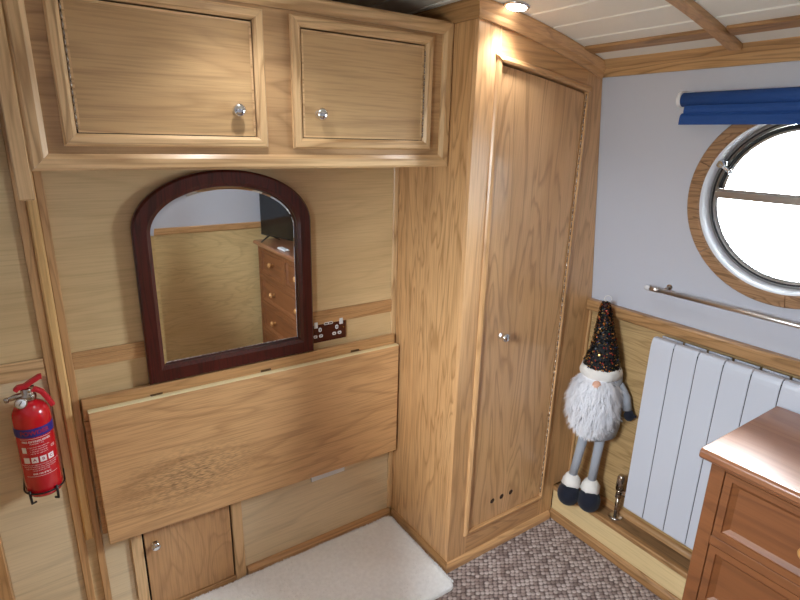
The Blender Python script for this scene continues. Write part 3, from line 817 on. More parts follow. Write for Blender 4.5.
# ================================================================== pipe boxing on the right
bx_ = thing('pipe_boxing', 'low pale wooden pipe boxing with a dark worn top under the white radiator', 'boxing', (0.64, -1.2, 0))
MB().box(0.597, 0.607, YR+0.001, WD-0.001, 0.0005, 0.148).build('front_board', M['ledge_front'], bx_)
MB().box(0.607, 0.6915, YR+0.001, WD-0.001, 0.144, 0.155).build('top_board', M['ledge_top'], bx_)
mb = MB(); mb.prism([(0.591, 0.140), (0.594, 0.137), (0.612, 0.155), (0.612, 0.1585), (0.595, 0.1595), (0.591, 0.156)], lambda u, v, t: (u, t, v), YR+0.001, WD-0.001)
mb.build('edge_moulding', M['oak_y'], bx_, bevel=0.001)
mb = MB(); mb.prism([(0.597, 0.0005), (0.583, 0.0005), (0.583, 0.030), (0.590, 0.041), (0.597, 0.043)], lambda u, v, t: (u, t, v), YR+0.001, WD-0.001)
mb.build('skirting', M['oak_y'], bx_, bevel=0.001)
mb = MB(); mb.prism([(0.6915, 0.1555), (0.672, 0.1555), (0.674, 0.166), (0.680, 0.174), (0.6915, 0.178)], lambda u, v, t: (u, t, v), YR+0.001, WD-0.001)
mb.build('rear_moulding', M['oak_y'], bx_, bevel=0.001)
# slim corner bead between wardrobe and hull panel
struct(MB().box(0.680, 0.6915, WD-0.0115, WD-0.0005, 0.179, 0.961).build('trim_16', M['oak_z'], bevel=0.003))

# ---- radiator
rd = thing('panel_radiator', 'white ribbed aluminium radiator on the right wall behind the pine chest', 'radiator', (0.645, -1.1, 0.25))
RY0 = -0.723; PW = 0.0818; NS = 11; RZ0, RZ1 = 0.248, 0.957; RX = 0.602
for k in range(NS):
    ya = RY0-k*PW-0.0012; yb = RY0-(k+1)*PW+0.0012
    # slightly curved front plate with returned edges
    mb = MB(); n = 8; pts = []
    prof = [(0.0, 0.0015), (0.02, 0.0003), (0.2, 0.0), (0.8, 0.0), (0.98, 0.0003), (1.0, 0.0015)]
    out = [(ya+(yb-ya)*t, RX+d) for t, d in prof]
    inn = [(yb+0.001, RX+0.030), (ya-0.001, RX+0.030)]
    poly = out+inn
    zs = [(RZ0, 0.010), (RZ0+0.010, 0.0), (RZ1-0.050, 0.0), (RZ1-0.032, 0.0007), (RZ1-0.018, 0.0025), (RZ1-0.009, 0.005), (RZ1-0.003, 0.0085), (RZ1, 0.013)]
    v = []; q = len(poly)
    for z, dx in zs:
        for i, (y, x) in enumerate(poly): v.append((x+(dx if i < len(out) else 0), y, z))
    fs = []
    for i in range(len(zs)-1): fs += [(i*q+j, i*q+(j+1) % q, (i+1)*q+(j+1) % q, (i+1)*q+j) for j in range(q)]
    fs += [tuple(range(q))[::-1], tuple((len(zs)-1)*q+j for j in range(q))]
    mb.add(v, fs)
    sc = mb.build('section', M['radiator'], rd)
    if k < NS-1: MB().box(RX+0.0025, RX+0.031, yb-0.0024, yb-0.0001, RZ0+0.012, RZ1-0.014).build('gap_shade', M['gap_shade'], sc)
    ym = (ya+yb)/2
    mb = MB().box(RX+0.030, RX+0.068, ym-0.010, ym+0.010, RZ0+0.012, RZ1-0.012)
    mb.box(RX+0.033, RX+0.035, ya-0.004, yb+0.004, RZ0+0.03, RZ1-0.010).box(RX+0.042, RX+0.044, ya-0.004, yb+0.004, RZ0+0.03, RZ1-0.006)
    mb.box(RX+0.064, RX+0.068, ya-0.003, yb+0.003, RZ0+0.01, RZ1-0.004)
    mb.box(RX+0.0315, RX+0.040, ym-0.020, ym+0.020, RZ1-0.030, RZ1-0.010).box(RX+0.046, RX+0.062, ym-0.020, ym+0.020, RZ1-0.030, RZ1-0.008)
    mb.build('fins', M['radiator'], sc)
for mz in (0.31, 0.90): MB().tube([(0.640, RY0-NS*PW+0.01, mz), (0.640, RY0-0.010, mz)], 0.016, 16).build('manifold', M['radiator'], rd)
for by in (RY0-0.12, RY0-0.75): MB().box(0.6705, 0.691, by, by+0.03, 0.80, 0.84).build('wall_bracket', M['rad_gap'], rd)
# valve and pipe at the left foot
vx, vy = 0.648, -0.672
mb = MB().tube([(vx, vy, 0.285), (vx, vy, 0.340), (vx, vy, 0.350)], [0.0155, 0.0145, 0.010], 20)
mb.tube([(vx, vy, 0.262), (vx, vy, 0.285)], 0.010, 16).tube([(vx, vy, 0.248), (vx, vy, 0.264)], 0.0135, 6, smooth=False)
mb.tube([(vx, vy, 0.276), (0.642, RY0-0.004, 0.290)], 0.009, 14).tube([(vx, vy-0.02, 0.278), (vx, vy-0.036, 0.282)], 0.0135, 6, smooth=False)
vl = mb.build('valve', M['steel'], rd)
MB().tube([(vx, vy, 0.157), (vx, vy, 0.250)], 0.0075, 16).build('pipe', M['steel'], vl)
MB().lathe([(0.0, 0.003), (0.012, 0.006), (0.024, 0.004), (0.027, 0.0), (0.0, 0.0)], (vx, vy, 0.1555), (0, 0, 1), 28).build('pipe_collar', M['chrome'], vl)

# ---- rod under the window
rp_ = thing('curtain_rod', 'thin nickel rod with a clear end cap mounted below the porthole', 'rod', (0.646, -1.05, 1.118))
rx, rz = 0.641, 1.118
MB().tube([(rx, -0.668, rz), (rx, -1.42, rz)], 0.0078, 16).build('tube', M['rodm'], rp_)
MB().tube([(rx, -0.668, rz), (rx, -0.700, rz)], 0.0095, 16).build('end_collar', M['rodm'], rp_)
MB().lathe([(0.0, 0), (0.008, 0.001), (0.0095, 0.008), (0.0095, 0.016), (0.006, 0.022), (0.0, 0.023)], (rx, -0.668, rz), (0, 1, 0), 20).build('end_cap', M['clear'], rp_)
for yy in (-0.717, -1.385):
    mb = MB().tube([(hull(rz+0.014)-0.0005, yy, rz+0.012), (rx+0.012, yy, rz+0.010), (rx+0.002, yy, rz+0.006)], 0.0035, 10)
    mb.tube([(hull(rz+0.012)-0.0005, yy, rz+0.012), (hull(rz+0.012)-0.004, yy, rz+0.012)], 0.010, 16)
    mb.build('bracket', M['steel'], rp_)

# ---- roller blind
rb = thing('roller_blind', 'royal blue fabric blind rolled up above the round window', 'blind', (0.58, -1.05, 1.70))
BY0, BY1 = -0.714, -1.40
mb = MB().tube([(0.572, BY0, 1.740), (0.572, BY1, 1.740)], 0.0205, 28); mb.build('fabric_roll', M['blue'], rb)
def fold(pts, ya, yb, name, th=0.0025):
    mb = MB(); poly = pts + [(x+th, z+th*0.2) for x, z in reversed(pts)]
    mb.prism(poly, lambda u, v, t: (u, t, v), ya, yb, smooth=False); mb.build(name, M['blue'], rb)
fold([(0.5585, 1.722), (0.5555, 1.712), (0.5560, 1.703), (0.562, 1.696), (0.5735, 1.694)], BY0-0.014, BY1, 'fabric_fold')
fold([(0.5735, 1.702), (0.560, 1.699), (0.5545, 1.692), (0.5530, 1.679), (0.5535, 1.667), (0.566, 1.667), (0.575, 1.671)], BY0-0.006, BY1, 'fabric_fold')
for yy, s_ in ((BY0, 1), (BY1, -1)):
    mb = MB().tube([(0.572, yy+s_*0.0005, 1.742), (0.572, yy+s_*0.012, 1.742)], 0.0235, 24)
    hx = hull(1.742)
    mb.box(0.572, hx-0.003, yy+s_*0.002, yy+s_*0.010, 1.722, 1.764)
    mb.box(0.586, 0.5945, yy-0.02, yy+0.014, 1.722, 1.764)
    mb.build('end_bracket', M['plastic'], rb, bevel=0.001)

# ================================================================== downlights
for i, (lx, ly) in enumerate(((0.087, -0.457), (-0.68, -0.46), (0.087, -1.88), (-0.68, -1.88))):  # the rear pair is unseen, added to light the cabin
    nrm = Vector((-0.31*(lx+0.38), 0, -1)).normalized()
    c = Vector((lx, ly, ceilz(lx)-0.0008))
    t = thing('downlight', ('lit round ceiling spotlight in front of the wardrobe top', 'round ceiling spotlight in front of the overhead cupboard',
                            'unseen ceiling spotlight added for light near the rear wall, window side', 'unseen ceiling spotlight added for light near the rear wall, far side')[i],
              'light', c, 'ceiling spotlights')
    mb = MB(); mb.lathe([(0.0, 0.0), (0.038, 0.0), (0.038, 0.003), (0.034, 0.006), (0.027, 0.005), (0.025, 0.002), (0.0, 0.002)], c, nrm, 32)
    mb.build('bezel', M['chrome'], t)
    mb = MB(); mb.lathe([(0.0, 0.0085), (0.018, 0.0082), (0.0285, 0.0065), (0.0, 0.0022)], c, nrm, 32)
    mb.build('lens', M['lamp'], t)
    l = bpy.data.lights.new('spotlight_beam', 'SPOT'); l.energy = LAMP_POWER; l.spot_size = math.radians(115); l.spot_blend = 0.8
    l.shadow_soft_size = 0.02; l.color = (0.95, 0.97, 1.0)
    o = bpy.data.objects.new('beam', l); COL.objects.link(o); o.parent = t
    o.location = nrm*0.03

# ================================================================== rug
rx0, rx1, ry0, ry1 = -1.10, -0.020, -0.488, -0.022
def rug_in(x, y, rr=0.035):
    dx = max(rx0+rr-x, x-(rx1-rr), 0); dy = max(ry0+rr-y, y-(ry1-rr), 0)
    if x < rx0 or x > rx1 or y < ry0 or y > ry1: return False
    return math.hypot(dx, dy) <= rr or dx == 0 or dy == 0
def rug_h(x, y):
    d = min(x-rx0, rx1-x, y-ry0, ry1-y)
    return 0.004 + 0.012*min(1, max(0, d)/0.012)**0.5 + 0.0016*math.sin(x*31+1.3*math.sin(y*23))*math.sin(y*37+x*9)
mb = MB(); nx, ny = 150, 66; v = []; fs = []
rr = 0.035
for j in range(ny+1):
    for i in range(nx+1):
        x = rx0+(rx1-rx0)*i/nx; y = ry0+(ry1-ry0)*j/ny
        # pull the four corners round
        dx = max(rx0+rr-x, x-(rx1-rr), 0); dy = max(ry0+rr-y, y-(ry1-rr), 0)
        if dx > 0 and dy > 0:
            h_ = math.hypot(dx, dy); k = max(dx, dy)/h_
            cx_ = rx0+rr if x < rx0+rr else rx1-rr; cy_ = ry0+rr if y < ry0+rr else ry1-rr
            x = cx_+(x-cx_)*k; y = cy_+(y-cy_)*k
        edge = (i in (0, nx)) or (j in (0, ny))
        v.append((x, y, 0.0008 if edge else rug_h(x, y)))
for j in range(ny):
    for i in range(nx): fs.append((j*(nx+1)+i, j*(nx+1)+i+1, (j+1)*(nx+1)+i+1, (j+1)*(nx+1)+i))
mb.add(v, fs, True)
rnd = random.Random(3)
# pile tufts
for _ in range(26000):
    x = rnd.uniform(rx0, rx1); y = rnd.uniform(ry0, ry1)
    if rnd.random() < 0.22:
        s_ = rnd.random()
        if s_ < 0.3: x = rx1-rnd.random()*0.006
        elif s_ < 0.75: y = ry0+rnd.random()*0.006
        else: y = ry1-rnd.random()*0.004
    if not rug_in(x, y): continue
    h = rug_h(x, y); a = rnd.uniform(0, 2*PI); ln = rnd.uniform(0.003, 0.007); w = 0.0016
    ex = x+math.cos(a)*ln*0.8; ey = y+math.sin(a)*ln*0.8
    b0 = h-0.002
    mb.add([(x+w*math.cos(a+1.57), y+w*math.sin(a+1.57), b0), (x-w*math.cos(a+1.57), y-w*math.sin(a+1.57), b0), (x-w*math.cos(a), y-w*math.sin(a), b0+0.001), (ex, ey, h+ln*0.6)],
           [(0, 1, 3), (1, 2, 3), (2, 0, 3)])
rug = mb.build('rug', M['rug'])
tag(rug, 'fluffy cream white rug lying on the carpet along the back wall', 'rug')

# ================================================================== fire extinguisher
ex, ey = -1.205, -0.062
R_ = 0.0465
fe = thing('fire_extinguisher', 'small red powder fire extinguisher with a blue band, hung on the left panel', 'fire extinguisher', (ex, ey, 0.627))
R_ = 0.0465
MB().lathe([(0.0, 0.0), (0.030, 0.0), (0.042, 0.005), (R_, 0.014), (R_, 0.252), (0.0445, 0.268), (0.037, 0.284), (0.025, 0.294), (0.0165, 0.298), (0.0165, 0.306), (0.0, 0.306)],
           (ex, ey, 0.627), (0, 0, 1), 48).build('cylinder', M['red'], fe)
MB().lathe([(R_+0.0004, 0.203), (R_+0.0006, 0.204), (R_+0.0006, 0.229), (R_+0.0004, 0.230)], (ex, ey, 0.627), (0, 0, 1), 48).build('label_band', M['band'], fe)
# valve head
mb = MB().lathe([(0.0, 0.300), (0.019, 0.300), (0.021, 0.306), (0.021, 0.316), (0.015, 0.322), (0.013, 0.336), (0.0, 0.338)], (ex, ey, 0.627), (0, 0, 1), 24)
mb.tube([(ex-0.005, ey, 0.944), (ex-0.028, ey-0.006, 0.946), (ex-0.046, ey-0.010, 0.943)], [0.010, 0.008, 0.006], 14)
mb.tube([(ex-0.044, ey-0.010, 0.943), (ex-0.054, ey-0.012, 0.942)], [0.0085, 0.0065], 12)
mb.box(ex-0.014, ex+0.016, ey-0.008, ey+0.008, 0.945, 0.962)
mb.build('valve', M['steel'], fe, bevel=0.001)
ga = Vector((-0.15, -0.95, 0.15)).normalized(); gc = Vector((ex-0.016, ey-0.020, 0.930))
mb = MB().lathe([(0.0, -0.004), (0.014, -0.004), (0.0155, 0.0), (0.0155, 0.008), (0.0135, 0.009), (0.0, 0.009)], gc, ga, 28)
gg = mb.build('gauge', M['steel'], fe)
MB().lathe([(0.0, 0.0094), (0.0125, 0.0094), (0.0125, 0.0091)], gc, ga, 28).build('gauge_dial', M['plastic'], gg)
MB().tube([gc+ga*0.0100+Vector((-0.004, 0, -0.004)), gc+ga*0.0100+Vector((0.004, 0, 0.007))], 0.0009, 6).build('gauge_needle', M['rubber'], gg)
# upper lever and carrying handle: channel shapes
def channel(pts, w, h, name, mat):
    mb = MB(); v = []; pts = [Vector(p) for p in pts]
    sec = [(-w/2, -h), (-w/2, h*0.3), (-w/2*0.8, h), (w/2*0.8, h), (w/2, h*0.3), (w/2, -h), (w/2*0.7, -h), (w/2*0.7, h*0.2), (-w/2*0.7, h*0.2), (-w/2*0.7, -h)]
    for i, p in enumerate(pts):
        t = (pts[min(i+1, len(pts)-1)]-pts[max(i-1, 0)]).normalized(); n_ = Vector((0, 1, 0)); u_ = t.cross(n_).normalized()
        if u_.z < 0: u_ = -u_
        for a_, b2_ in sec: v.append(p + n_*a_ + u_*b2_)
    q = len(sec); fs = []
    for i in range(len(pts)-1): fs += [(i*q+j, i*q+(j+1) % q, (i+1)*q+(j+1) % q, (i+1)*q+j) for j in range(q)]
    fs += [tuple(range(q))[::-1], tuple((len(pts)-1)*q+j for j in range(q))]
    mb.add(v, fs); return mb.build(name, mat, fe, bevel=0.0008)
channel([(ex-0.026, ey, 0.962), (ex-0.018, ey, 0.970), (ex-0.002, ey, 0.971), (ex+0.014, ey, 0.981), (ex+0.034, ey, 0.992), (ex+0.040, ey, 0.992)], 0.020, 0.006, 'upper_lever', M['redp'])
channel([(ex+0.006, ey, 0.955), (ex+0.020, ey, 0.957), (ex+0.034, ey, 0.945), (ex+0.047, ey, 0.918), (ex+0.055, ey, 0.897)], 0.018, 0.006, 'carry_handle', M['redp'])
MB().tube([(ex+0.006, ey-0.016, 0.957), (ex+0.006, ey+0.016, 0.957)], 0.0035, 12).tube([(ex+0.006, ey-0.020, 0.952), (ex+0.016, ey-0.022, 0.940)], 0.0012, 8)\
    .build('safety_pin', M['steel'], fe)

def wrap_text(txt, size, zc_, a_c, mat, parent, bold=0.0, name='lettering'):
    cu = bpy.data.curves.new('txt', 'FONT'); cu.body = txt; cu.size = size; cu.align_x = 'CENTER'; cu.align_y = 'CENTER'; cu.offset = bold
    to = bpy.data.objects.new('txt', cu); COL.objects.link(to)
    d_ = bpy.context.evaluated_depsgraph_get(); d_.update()
    me = bpy.data.meshes.new_from_object(to.evaluated_get(d_))
    bpy.data.objects.remove(to)
    bm_ = bmesh.new(); bm_.from_mesh(me)
    bmesh.ops.triangulate(bm_, faces=bm_.faces)
    bmesh.ops.subdivide_edges(bm_, edges=[e_ for e_ in bm_.edges if e_.calc_length() > size*0.5], cuts=2)
    rr_ = R_+0.0011
    off = parent_loc(parent)
    for v_ in bm_.verts:
        a = a_c + v_.co.x/rr_
        v_.co = Vector((ex+rr_*math.sin(a)-off.x, ey-rr_*math.cos(a)-off.y, zc_+v_.co.y-off.z))
    bm_.to_mesh(me); bm_.free(); me.materials.clear(); me.materials.append(mat)
    o = bpy.data.objects.new(name, me); COL.objects.link(o); o.parent = parent
    return o
AC = 0.05
wrap_text('POWDER', 0.0175, 0.8435, AC, M['ink_r'], fe, bold=0.0006)
wrap_text('FIRE EXTINGUISHER', 0.0082, 0.817, AC, M['ink_w'], fe, bold=0.0002)
wrap_text('POWDER 1 KG', 0.0052, 0.8095, AC, M['ink_w'], fe)
for k, ln in enumerate(('1. PULL OUT THE SAFETY PIN', '2. AIM AT BASE OF FIRE', '3. SQUEEZE THE LEVER', 'USE UP TO 1000 VOLTS')):
    wrap_text(ln, 0.0042, 0.799-0.0068*k, AC+0.05, M['ink_w'], fe)
wrap_text('CE', 0.0105, 0.787, AC+0.85, M['ink_w'], fe, bold=0.0002)
def wrap_patch(a0, a1, z0, z1, mat, name, rad=R_+0.0008):
    mb = MB(); n = 8; v = []
    for i in range(n+1):
        a = a0+(a1-a0)*i/n
        for z in (z0, z1): v.append((ex+rad*math.sin(a), ey-rad*math.cos(a), z))
    mb.add(v, [(2*i, 2*i+2, 2*i+3, 2*i+1) for i in range(n)]); return mb.build(name, mat, fe)
for k in range(4):
    a0 = AC-0.86+k*0.44
    wrap_patch(a0, a0+0.34, 0.749, 0.767, M['ink_w'], 'fire_class_panel')
    if k: wrap_text('ABC'[k-1], 0.012, 0.758, a0+0.17, M['ink_r'], fe, bold=0.0004)
wrap_patch(AC-0.86, AC-0.60, 0.782, 0.800, M['ink_w'], 'hazard_panel')
for k, ln in enumerate(('WARNING DO NOT BREATHE THE POWDER DURING USE', 'VENTILATE THE SPACE WELL AFTER DISCHARGE', 'CHECK THE GAUGE EVERY THREE MONTHS', 'REFILL AFTER ANY USE')):
    wrap_text(ln, 0.0040, 0.742-0.0062*k, AC, M['ink_w'], fe)
wrap_text('EN3 13A 89B C', 0.0068, 0.713, AC, M['ink_w'], fe, bold=0.0002)
wrap_patch(AC-0.86, AC+0.86, 0.7045, 0.7055, M['ink_w'], 'label_line')
wrap_patch(AC-0.86, AC+0.86, 0.8255, 0.8265, M['ink_w'], 'label_line')
fe.scale = (0.955, 0.955, 0.938)
fe.location = (ex-0.012, ey, 0.632)
ex -= 0.012
# bracket
RB = R_*0.955
bk = thing('extinguisher_bracket', 'black wire bracket holding the red extinguisher on the wall', 'bracket', (ex, -0.006, 0.62))
pts = [(ex+(RB+0.0035)*math.cos(a), ey+(RB+0.0035)*math.sin(a), 0.652) for a in [PI+PI*i/20 for i in range(21)]]
pts = [(ex-RB-0.0035, -0.004, 0.652)]+pts+[(ex+RB+0.0035, -0.004, 0.652)]
MB().tube(pts, 0.0022, 8).build('wire_loop', M['blackm'], bk)
for s_ in (-0.8, 0.62):
    dx, dy = math.sin(s_), -math.cos(s_)
    p = [(ex+dx*(RB+0.0042), ey+dy*(RB+0.0042), 0.660), (ex+dx*(RB+0.003), ey+dy*(RB+0.003), 0.620), (ex+dx*0.035, ey+dy*0.035, 0.618)]
    MB().tube(p, 0.0032, 8).build('foot_hook', M['blackm'], bk)
MB().box(ex-0.015, ex+0.015, -0.004, -0.0005, 0.615, 0.93).build('back_plate', M['blackm'], bk)

# ================================================================== chest of drawers
ch = thing('chest_of_drawers', 'varnished orange pine chest of drawers in the right foreground', 'chest of drawers', (0.39, -1.61, 0))
HX0, HX1, HY1, HY0 = 0.192, 0.572, -1.160, -2.050      # body
HZ = 0.850
MB().box(HX0, HX1, HY1-0.020, HY1, 0.0, HZ).build('side_panel', M['pine_z'], ch, bevel=0.001)
MB().box(HX0, HX1, HY0, HY0+0.020, 0.0, HZ).build('side_panel', M['pine_z'], ch, bevel=0.001)
MB().box(HX1-0.010, HX1-0.001, HY0+0.020, HY1-0.020, 0.04, HZ).build('back_panel', M['pine_z'], ch)
mb = MB(); tp = [(0.165, 0.862), (0.170, 0.856), (0.180, 0.8505), (0.594, 0.8505), (0.598, 0.856), (0.598, 0.878), (0.594, 0.882), (0.174, 0.882), (0.167, 0.876)]
mb.prism(tp, lambda u, v, t: (u, t, v), -1.137, -2.075)
MBtop = mb.build('top', M['pine_top'], ch, bevel=0.006, seg=3)
rows = [(0.650, 0.838), (0.438, 0.625), (0.226, 0.413), (0.040, 0.201)]
mb = MB().box(HX0-0.001, HX0+0.019, HY1-0.034, HY1-0.0005, 0.0, HZ-0.0002).box(HX0-0.001, HX0+0.019, HY0+0.0005, HY0+0.034, 0.0, HZ-0.0002)
for za, zb_ in ((0.838, HZ-0.0002), (0.625, 0.650), (0.413, 0.438), (0.201, 0.226), (0.0, 0.040)):
    mb.box(HX0-0.001, HX0+0.019, HY0+0.034, HY1-0.034, za, zb_)
mb.box(HX0-0.001, HX0+0.019, -1.617, -1.593, 0.650, 0.838)
mb.build('face_frame', M['pine_y'], ch, bevel=0.0012)
def drawer(ya, yb, za, zb_, knobs):
    mb = MB(); g_ = 0.002; ya2, yb2, z0, z1 = ya+g_, yb-g_, za+g_, zb_-g_
    # flat rim, raised-and-fielded centre
    rings_ = [(0, HX0+0.017), (0, HX0+0.0005), (0.018, HX0+0.0005), (0.0195, HX0+0.005), (0.032, HX0+0.0135), (0.036, HX0+0.0135)]
    v = []
    for ins, x in rings_: v += [(x, ya2+ins, z0+ins), (x, yb2-ins, z0+ins), (x, yb2-ins, z1-ins), (x, ya2+ins, z1-ins)]
    fs = []
    for i in range(len(rings_)-1):
        for k in range(4): fs.append((i*4+k, i*4+(k+1) % 4, (i+1)*4+(k+1) % 4, (i+1)*4+k))
    n_ = len(rings_)-1; fs.append((n_*4, n_*4+1, n_*4+2, n_*4+3)); fs.append((3, 2, 1, 0))
    mb.add(v, fs)
    d_ = mb.build('drawer', M['pine_y'], ch)
    for ky in knobs:
        MB().lathe([(0.0, 0), (0.012, 0), (0.010, 0.006), (0.009, 0.012), (0.014, 0.017), (0.0185, 0.024), (0.018, 0.031), (0.012, 0.036), (0.0, 0.038)],
                   (HX0+0.0135, ky, (za+zb_)/2), (-1, 0, 0), 28).build('knob', M['pineknob'], d_)
YA, YB = HY0+0.034, HY1-0.034
drawer(YA, -1.617, *rows[0], [(YA-1.617)/2]); drawer(-1.593, YB, *rows[0], [(YB-1.593)/2])
for r_ in rows[1:]: drawer(YA, YB, *r_, [YA+0.20, YB-0.20])

# ---- television and remote, seen in the mirror
tv = thing('television', 'black flat television on top of the pine chest, seen in the mirror', 'television', (0.30, -1.755, 0.8825))
def tvp(mb, name, mat, parent=tv, **k):
    mb.v = [(a[0]+0.30, a[1]-1.755, a[2]+0.8825) for a in mb.v]
    return mb.build(name, mat, parent, **k)
tvp(MB().box(-0.010, 0.022, -0.30, 0.30, 0.040, 0.400), 'casing', M['tvcase'], bevel=0.004)
tvp(MB().box(-0.0115, -0.0101, -0.292, 0.292, 0.052, 0.392), 'screen', M['screen'])
for yy in (-0.21, 0.21):
    tvp(MB().tube([(-0.075, yy, 0.0045), (0.0, yy, 0.046)], [0.004, 0.007], 10).tube([(0.085, yy, 0.0045), (0.008, yy, 0.046)], [0.004, 0.007], 10), 'foot', M['tvcase'])
tv.rotation_euler = (0, 0, -0.2526)
rc = MB().box(0.195, 0.232, -1.70, -1.58, 0.8825, 0.894).build('remote_control', M['plastic'], bevel=0.004)
tag(rc, 'small white remote control lying beside the television, seen in the mirror', 'remote control')

# ================================================================== gnome
GX, GY = 0.606, -0.537
gn = thing('plush_gnome', 'long-legged plush gnome with sequin hat and fluffy beard hanging beside the radiator', 'toy', (GX, GY, 0.16))
face = Vector((-0.83, -0.56, 0)).normalized()          # towards the cabin
sd = Vector((-face.y, face.x, 0))                      # the doll's right-hand axis in the picture
if sd.dot(Vector((math.cos(yaw), -math.sin(yaw), 0))) < 0: sd = -sd
def G(s_, f_, z): return Vector((GX, GY, 0)) + sd*s_ + face*f_ + Vector((0, 0, z))
# hat: axis path and radii
hat = [(G(0.004, 0.0, 0.765), 0.068), (G(0.004, 0.0, 0.790), 0.066), (G(0.005, 0.0, 0.83), 0.056), (G(0.004, -0.004, 0.875), 0.043),
       (G(-0.002, -0.010, 0.92), 0.034), (G(-0.006, -0.016, 0.97), 0.025), (G(-0.010, -0.022, 1.01), 0.018), (G(-0.012, -0.024, 1.030), 0.008)]
hm = MB().tube([h_[0] for h_ in hat], [h_[1] for h_ in hat], 28)
ht = hm.build('hat', plain('black_hat_knit', '0b0c10', 0.8), gn)
rnd = random.Random(11); mb = MB()
for _ in range(2600):
    t = rnd.random()**0.75*(len(hat)-1.02); i = int(t); f_ = t-i
    p = hat[i][0].lerp(hat[i+1][0], f_); r_ = hat[i][1]*(1-f_)+hat[i+1][1]*f_
    a = rnd.uniform(0, 2*PI)
    n_ = sd*math.cos(a)+face*math.sin(a)
    c_ = p + n_*(r_+rnd.uniform(0.0005, 0.004))
    nn = (n_ + Vector((rnd.uniform(-.6, .6), rnd.uniform(-.6, .6), rnd.uniform(-.5, .5)))).normalized()
    uu = nn.orthogonal().normalized(); ww = nn.cross(uu); rr_ = rnd.uniform(0.0022, 0.0036)
    mb.add([c_+(uu*math.cos(k*PI/3)+ww*math.sin(k*PI/3))*rr_ for k in range(6)], [(0, 1, 2, 3, 4, 5)])
mb.build('sequins', M['sequin'], ht)
pl = [G(-0.012, -0.024, 1.028)]+[G(-0.006+0.013*math.sin(a), -0.026, 1.042-0.013*math.cos(a)) for a in [0.3+5.6*i/14 for i in range(15)]]
MB().tube(pl, 0.0012, 6).build('hanging_loop', M['cord'], gn)
# brim: lumpy fleece roll
bp_pts = []
mb = MB(); v = []; fs = []; na, nb = 40, 14
for i in range(na):
    a = 2*PI*i/na
    for j in range(nb):
        b2_ = 2*PI*j/nb
        rr_ = 0.021*(1+0.10*math.sin(a*7+j)+0.06*math.sin(a*13))
        R2 = 0.064 + rr_*math.cos(b2_)*0.7
        v.append(G(0.004+R2*math.cos(a), R2*math.sin(a), 0.762+rr_*1.1*math.sin(b2_)))
for i in range(na):
    for j in range(nb): fs.append((i*nb+j, i*nb+(j+1) % nb, ((i+1) % na)*nb+(j+1) % nb, ((i+1) % na)*nb+j))
mb.add(v, fs, True); mb.build('hat_brim', M['fleece'], gn, subsurf=1)
# body
MB().lathe([(0.0, 0.468), (0.05, 0.472), (0.076, 0.492), (0.084, 0.53), (0.080, 0.60), (0.070, 0.68), (0.066, 0.755), (0.0, 0.76)], G(0.022, -0.012, 0), (0, 0, 1), 32, sx=1.0, sy=0.95)\
    .build('body', M['greyk'], gn)
# nose
mb = MB(); mb.lathe([(0.0, -0.016)]+[(0.016*math.cos(a), 0.016*math.sin(a)) for a in [-PI/2+PI*i/12 for i in range(1, 12)]]+[(0.0, 0.016)], G(-0.004, 0.086, 0.733), (0, 0, 1), 20, sx=1.15)
mb.build('nose', M['skin'], gn)
# beard: thousands of curved locks over a pear-shaped core
core = MB(); prof = [(0.0, 0.50), (0.028, 0.515), (0.058, 0.55), (0.078, 0.605), (0.082, 0.66), (0.070, 0.715), (0.05, 0.745), (0.0, 0.748)]
core.lathe(prof, G(-0.008, 0.028, 0), (0, 0, 1), 28)
rnd = random.Random(5)
def prad(z):
    for (r0, z0), (r1, z1) in zip(prof, prof[1:]):
        if z0 <= z <= z1: return r0+(r1-r0)*(z-z0)/(z1-z0)
    return 0.02
for _ in range(5200):
    z = 0.502+0.243*rnd.random(); r_ = prad(z)
    a = rnd.uniform(-0.35, PI+0.35)
    out = (sd*math.cos(a)+face*math.sin(a))
    c0 = G(-0.008, 0.028, z)+out*(r_-0.002)
    ln = rnd.uniform(0.022, 0.050); clump = math.sin(z*70+a*9)+math.sin(z*41-a*13); sw = sd*(0.30*clump+rnd.uniform(-0.35, 0.35))+face*rnd.uniform(-0.1, 0.3)
    dirs = [out*1.0+sw*0.5+Vector((0, 0, -0.1)), out*0.6+sw+Vector((0, 0, -0.7)), out*0.2+sw*0.9+Vector((0, 0, -0.8+0.3*clump))]
    p = c0; ring = []; w = rnd.uniform(0.0012, 0.0026)
    sdv = out.cross(Vector((0, 0, 1))).normalized()
    v = [p-sdv*w, p+sdv*w]
    for k, d_ in enumerate(dirs):
        p = p+d_.normalized()*ln/3; w2 = w*(0.8, 0.5, 0.05)[k]
        v += [p-sdv*w2, p+sdv*w2]
    core.add(v, [(0, 1, 3, 2), (2, 3, 5, 4), (4, 5, 7, 6)], True)
core.build('beard', M['fur'], gn)
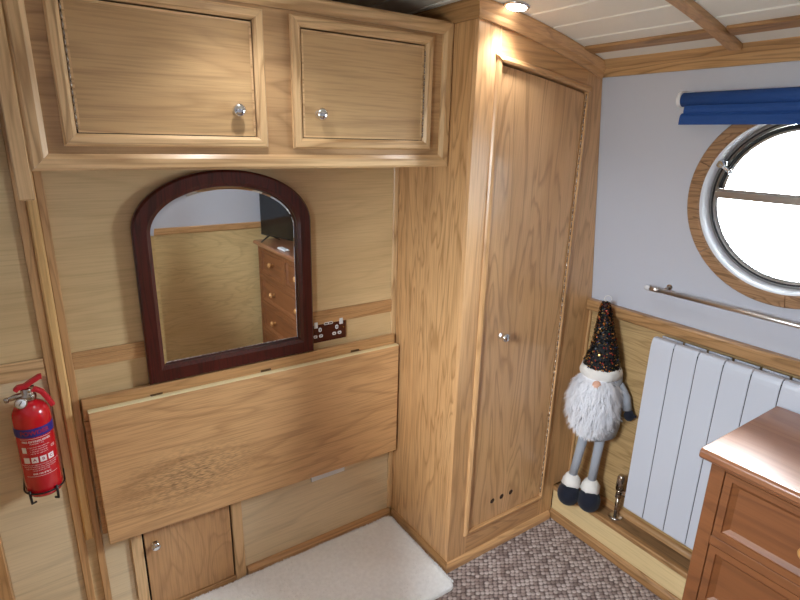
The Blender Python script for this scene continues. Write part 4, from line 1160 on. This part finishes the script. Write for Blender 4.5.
# arms and mittens
for s_ in (-1, 1):
    pts = [G(0.018+s_*0.058, 0.0, 0.715), G(0.022+s_*0.084, 0.006, 0.665), G(0.024+s_*0.096, 0.012, 0.62)]
    MB().tube(pts, [0.018, 0.020, 0.017], 16).build('sleeve', M['greyk'], gn)
    mt_ = MB(); o_ = G(0.026+s_*0.102, 0.014, 0.600)
    mt_.lathe([(0.0, -0.024), (0.011, -0.021), (0.018, -0.011), (0.020, 0.0), (0.016, 0.012), (0.012, 0.022), (0.0, 0.024)], o_, (-0.2*s_, 0, 1), 18)
    mt_.tube([o_+Vector((0, 0, 0.004)), o_+sd*s_*0.018+face*0.006, o_+sd*s_*0.025+face*0.006+Vector((0, 0, 0.004))], [0.006, 0.0075, 0.005], 10)
    mt_.build('mitten', M['navy'], gn)
# legs, cuffs, boots
for s_, zb_, fb in ((-1, 0.1605, 0.012), (1, 0.1605, 0.022)):
    top_ = G(s_*0.030+0.010, 0.0, 0.50); an = G(s_*0.038-0.010, fb, zb_+0.110)
    MB().tube([top_, top_.lerp(an, 0.5), an], [0.020, 0.0175, 0.0165], 16).build('leg', M['greyk'], gn)
    mb = MB(); v = []; fs = []; cp = [(0.012, 0.070), (0.033, 0.072), (0.038, 0.082), (0.035, 0.100), (0.028, 0.116), (0.020, 0.128), (0.012, 0.128)]
    for i, (r0, h0) in enumerate(cp):
        for k in range(28):
            t = 2*PI*k/28; r1 = r0*(1+0.07*math.sin(5*t+i*1.7)+0.04*math.sin(11*t+i))
            v.append((an.x+r1*math.cos(t), an.y+r1*math.sin(t), zb_+h0))
    for i in range(len(cp)-1):
        for k in range(28): fs.append((i*28+k, i*28+(k+1) % 28, (i+1)*28+(k+1) % 28, (i+1)*28+k))
    mb.add(v, fs, True)
    mb.build('boot_cuff', M['fleece'], gn)
    bo = MB(); v = []; fs = []; ns_, nr = 12, 24
    cc = G(s_*0.041-0.012, fb+0.010, zb_)
    for i in range(ns_+1):
        ph = -PI/2+PI*i/ns_; h_ = 0.043+0.043*math.sin(ph)
        rr_ = math.cos(ph)**0.62 if math.cos(ph) > 1e-6 else 0
        for k in range(nr):
            t = 2*PI*k/nr
            v.append(cc + sd*(0.045*rr_*math.cos(t)) + face*(0.050*rr_*math.sin(t) + 0.010) + Vector((0, 0, h_ if h_ > 0.002 else 0.0)))
    for i in range(ns_):
        for k in range(nr): fs.append((i*nr+k, i*nr+(k+1) % nr, (i+1)*nr+(k+1) % nr, (i+1)*nr+k))
    bo.add(v, fs, True); bo.build('boot', M['navy'], gn)
